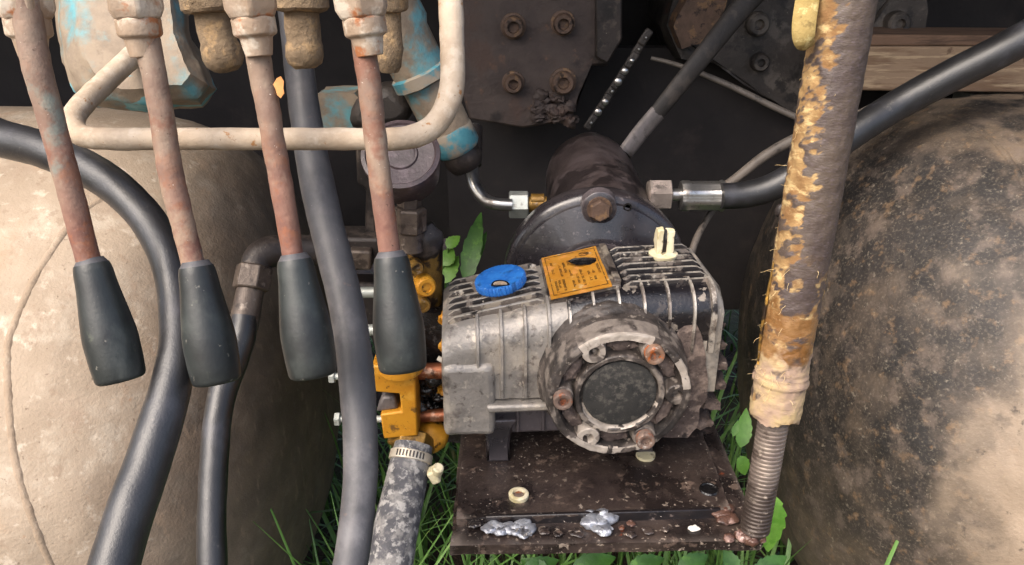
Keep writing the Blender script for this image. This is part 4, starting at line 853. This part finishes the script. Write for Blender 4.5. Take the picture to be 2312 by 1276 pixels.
bm = nb(); hose(bm, [(720, 566, .80, 70), (650, 566, .79, 72), (605, 570, .78, 72), (582, 590, .775, 70), (574, 630, .77, 66)], seg=20); part('elbow', bm, M_DARKM, el)
a, b = W(576, 600, .77), W(566, 655, .765); bm = nb(); hexa(bm, a, b - a, PR(42, a), (b - a).length, phase=.3); part('hex_nut', bm, M_HEX, el, .001)
a, b = W(566, 650, .765), W(549, 742, .757); bm = nb(); tube(bm, [(a, PR(30, a)), (b, PR(33, b))], 24, 3); part('ferrule', bm, M_HEX, el)

# ------------------------------------------------------------------ hoses in front
def hose_thing(pp, mt, label, name='rubber_hose', amp=.0006, sc=30, n=10):
    bm = nb(); hose(bm, pp, seg=28, n=n); rough(bm, amp, sc, pp[0][0]); return single(name, bm, mt, label, 'hose', W(pp[len(pp) // 2][0], pp[len(pp) // 2][1], pp[len(pp) // 2][2]))
hose_thing([(-140, 278, .62, 82), (-60, 288, .60, 84), (0, 312, .585, 84), (100, 338, .57, 84), (190, 378, .56, 82), (270, 430, .55, 80), (335, 500, .54, 79), (375, 575, .53, 78), (394, 650, .525, 78), (402, 730, .515, 80), (398, 800, .505, 84), (384, 880, .495, 90), (358, 970, .485, 96), (328, 1060, .475, 102), (300, 1140, .465, 106), (268, 1240, .455, 110), (235, 1350, .445, 112)], M_HOSE, 'thick glossy black hose curving down in front of the tan tank')
hose_thing([(552, 715, .755, 56), (545, 760, .75, 62), (528, 810, .745, 66), (510, 860, .74, 65), (495, 920, .73, 62), (486, 1000, .72, 62), (480, 1100, .71, 64), (478, 1200, .70, 65), (480, 1320, .69, 66)], M_HOSE, 'thin black hose hanging from the steel elbow fitting')
hose_thing([(650, -40, .60, 62), (664, 60, .597, 64), (676, 157, .595, 66), (688, 251, .59, 70), (706, 360, .585, 74), (730, 480, .575, 77), (762, 605, .565, 79), (789, 729, .555, 80), (805, 854, .545, 81), (813, 979, .535, 79), (812, 1103, .525, 78), (799, 1228, .515, 79), (778, 1340, .505, 80)], M_HOSEG, 'long dusty grey hose hanging between the third and fourth levers')
hc = thing('suction_hose', 'short worn grey fabric hose clamped under the yellow pump head', 'hose', W(905, 1135, .70))
bm = nb(); hose(bm, [(934, 1005, .715, 86), (926, 1045, .708, 90), (916, 1090, .70, 94), (905, 1140, .69, 97), (893, 1200, .68, 102), (880, 1276, .67, 106), (862, 1370, .66, 108)], seg=32); rough(bm, .0008, 60); part('hose_body', bm, M_HOSEC, hc)
a, b = W(930, 1022, .712), W(925, 1046, .708); ax = (b - a).normalized(); q = PR(47, a)
bm = nb(); lathe(bm, a, ax, [(q * .97, 0), (q * 1.03, .0005), (q * 1.04, .0085), (q * .98, .009)], 60); cb = part('clamp_band', bm, M_CLAMP, hc)
_, x_, y_ = basis(ax, V(0, -1, 0))
for k in range(9):
    th = -.55 + k * .16; d = x_ * math.cos(th) + y_ * math.sin(th); tt = ax.cross(d)
    bm = nb(); box(bm, a + ax * .0045 + d * q * 1.04, (.0006, .0014, .0055), (d, tt, ax)); part('band_slot', bm, M_DARKM, cb)
p = W(985, 1068, .70); bm = nb(); box(bm, p + V(-.002, 0, -.002), (.009, .012, .014), (V(.9, 0, .4), V(0, 1, 0), V(-.4, 0, .9))); part('clamp_housing', bm, M_CREAM, hc, .002)
bm = nb(); lathe(bm, p + V(.001, -.002, .002), V(.2, -.3, .9), [(.0045, 0), (.005, .001), (.005, .008), (.004, .009), (0, .009)], 16); part('clamp_screw', bm, M_CREAM, hc)

# ------------------------------------------------------------------ vegetation
def blade(bm, p, ang, L, wd, bend, N=5):
    d = V(math.cos(ang), math.sin(ang), 0); s = V(-d.y, d.x, 0); prev = None
    for k in range(N + 1):
        t = k / N; c = p + V(0, 0, 1) * L * t * (1 - .45 * bend * t) + d * L * bend * t * t; h = wd / 2 * (1 - t ** 1.6) * (.7 + .6 * t) + .0002
        a, b, m = bm.verts.new(c - s * h), bm.verts.new(c + s * h), bm.verts.new(c + d * -h * .25)
        if prev: bm.faces.new((prev[0], prev[1], m, a)); bm.faces.new((prev[1], prev[2], b, m))
        prev = (a, m, b)
rg2 = random.Random(21); bm = nb()
for _ in range(5600):
    x, y = rg2.uniform(-1.1, 1.2), rg2.uniform(.55, 2.1)
    if noise.noise(V(x * 6, y * 6, 3)) < -.12 and rg2.random() < .75: continue
    L = rg2.uniform(.12, .42)
    if -.28 < x < -.03 or .2 < x < .38: L = rg2.uniform(.2, .60) if y < 1.25 else rg2.uniform(.15, .4)
    if x < -.28 or x > .38: L *= .4
    elif -.12 < x < .27 and y < 1.05: L = min(L, .38)
    blade(bm, V(x, y, -.005), rg2.uniform(0, 6.28), L, rg2.uniform(.004, .012), rg2.uniform(.15, .9))
g_ = single('grass', bm, M_GRASS, None, None, (0, 1, 0), kind='stuff', smooth=60)
def leaf(par, base_, dirv, upn, L, wd, mt, teeth=5, droop=.3):
    dirv = dirv.normalized(); s = dirv.cross(upn).normalized(); nn = s.cross(dirv); bm = nb(); N = 26; prev = None
    for k in range(N + 1):
        t = k / N; h = wd / 2 * (math.sin(math.pi * t ** .8) ** .8 if 0 < t < 1 else .02) * (1 + .20 * ((t * teeth) % 1 - .5))
        c = base_ + dirv * L * t - nn * L * droop * t * t
        a, b = bm.verts.new(c - s * h + nn * h * .25), bm.verts.new(c + s * h + nn * h * .25); m = bm.verts.new(c)
        if prev: bm.faces.new((prev[0], prev[1], m, a)); bm.faces.new((prev[1], prev[2], b, m))
        prev = (a, m, b)
    part('leaf', bm, mt, par, smooth=60)
def plant(label, root, lvs, mt, group='broad leaved weeds around the plate'):
    t = thing('weed_plant', label, 'plant', root, group); tip = sum((q[0] for q in lvs), V(0, 0, 0)) / len(lvs)
    for b_, d_, L, wd in lvs:
        bm = nb(); tube(bm, [(root, .0025), ((root + b_) / 2 + V(.01, .01, .02), .002), (b_, .0014)], 7, 6); part('stem', bm, M_GRASS, t)
        leaf(t, b_, d_, V(0, -.6, .8), L, wd, mt)
    return t
def pl(px, py, d): return W(px, py, d)
def lv(p0, p1, d, wpx):
    a, b = W(p0[0], p0[1], d), W(p1[0], p1[1], d); return (a, b - a, (b - a).length, PR(wpx, a))
def gr(px, d, y=None): q = W(px, 1200, d); return V(q.x, y or q.y, 0)
plant('single bright toothed leaf beside the foot of the frayed hose', gr(1740, .80, .72), [lv((1735, 1110), (1752, 1262), .80, 66)], M_LEAFB)
plant('bright pointed leaves between the plate and the frayed hose', gr(1690, .95, .85), [lv((1672, 1010), (1690, 925), .95, 36), (lv((1668, 1030), (1690, 1075), .95, 34)), lv((1655, 985), (1668, 950), .95, 16)], M_LEAFB)
plant('tall green leafy stem rising behind the blue oil cap', gr(1060, 1.15, 1.02), [lv((1052, 640), (1080, 474), 1.12, 44), lv((1066, 600), (1094, 520), 1.13, 26)], M_LEAF)
plant('pale green weed behind the brass valve stem', gr(1010, 1.3, 1.2), [lv((1000, 640), (1030, 575), 1.25, 40), lv((1010, 560), (1035, 530), 1.25, 30), lv((1000, 600), (1020, 560), 1.25, 40)], M_LEAFB)
plant('low leafy weed under the front edge of the plate', gr(1300, .85, .60), [lv((1180, 1290), (1260, 1262), .80, 40), lv((1290, 1290), (1390, 1255), .80, 50), lv((1420, 1290), (1500, 1258), .80, 46), lv((1240, 1300), (1180, 1262), .80, 40)], M_LEAF)
plant('dark leafy weed under the plate corner below the rusty weld', gr(1600, .85, .62), [lv((1530, 1290), (1600, 1252), .82, 44), lv((1660, 1290), (1640, 1245), .82, 40), lv((1700, 1300), (1780, 1255), .84, 44)], M_LEAF)
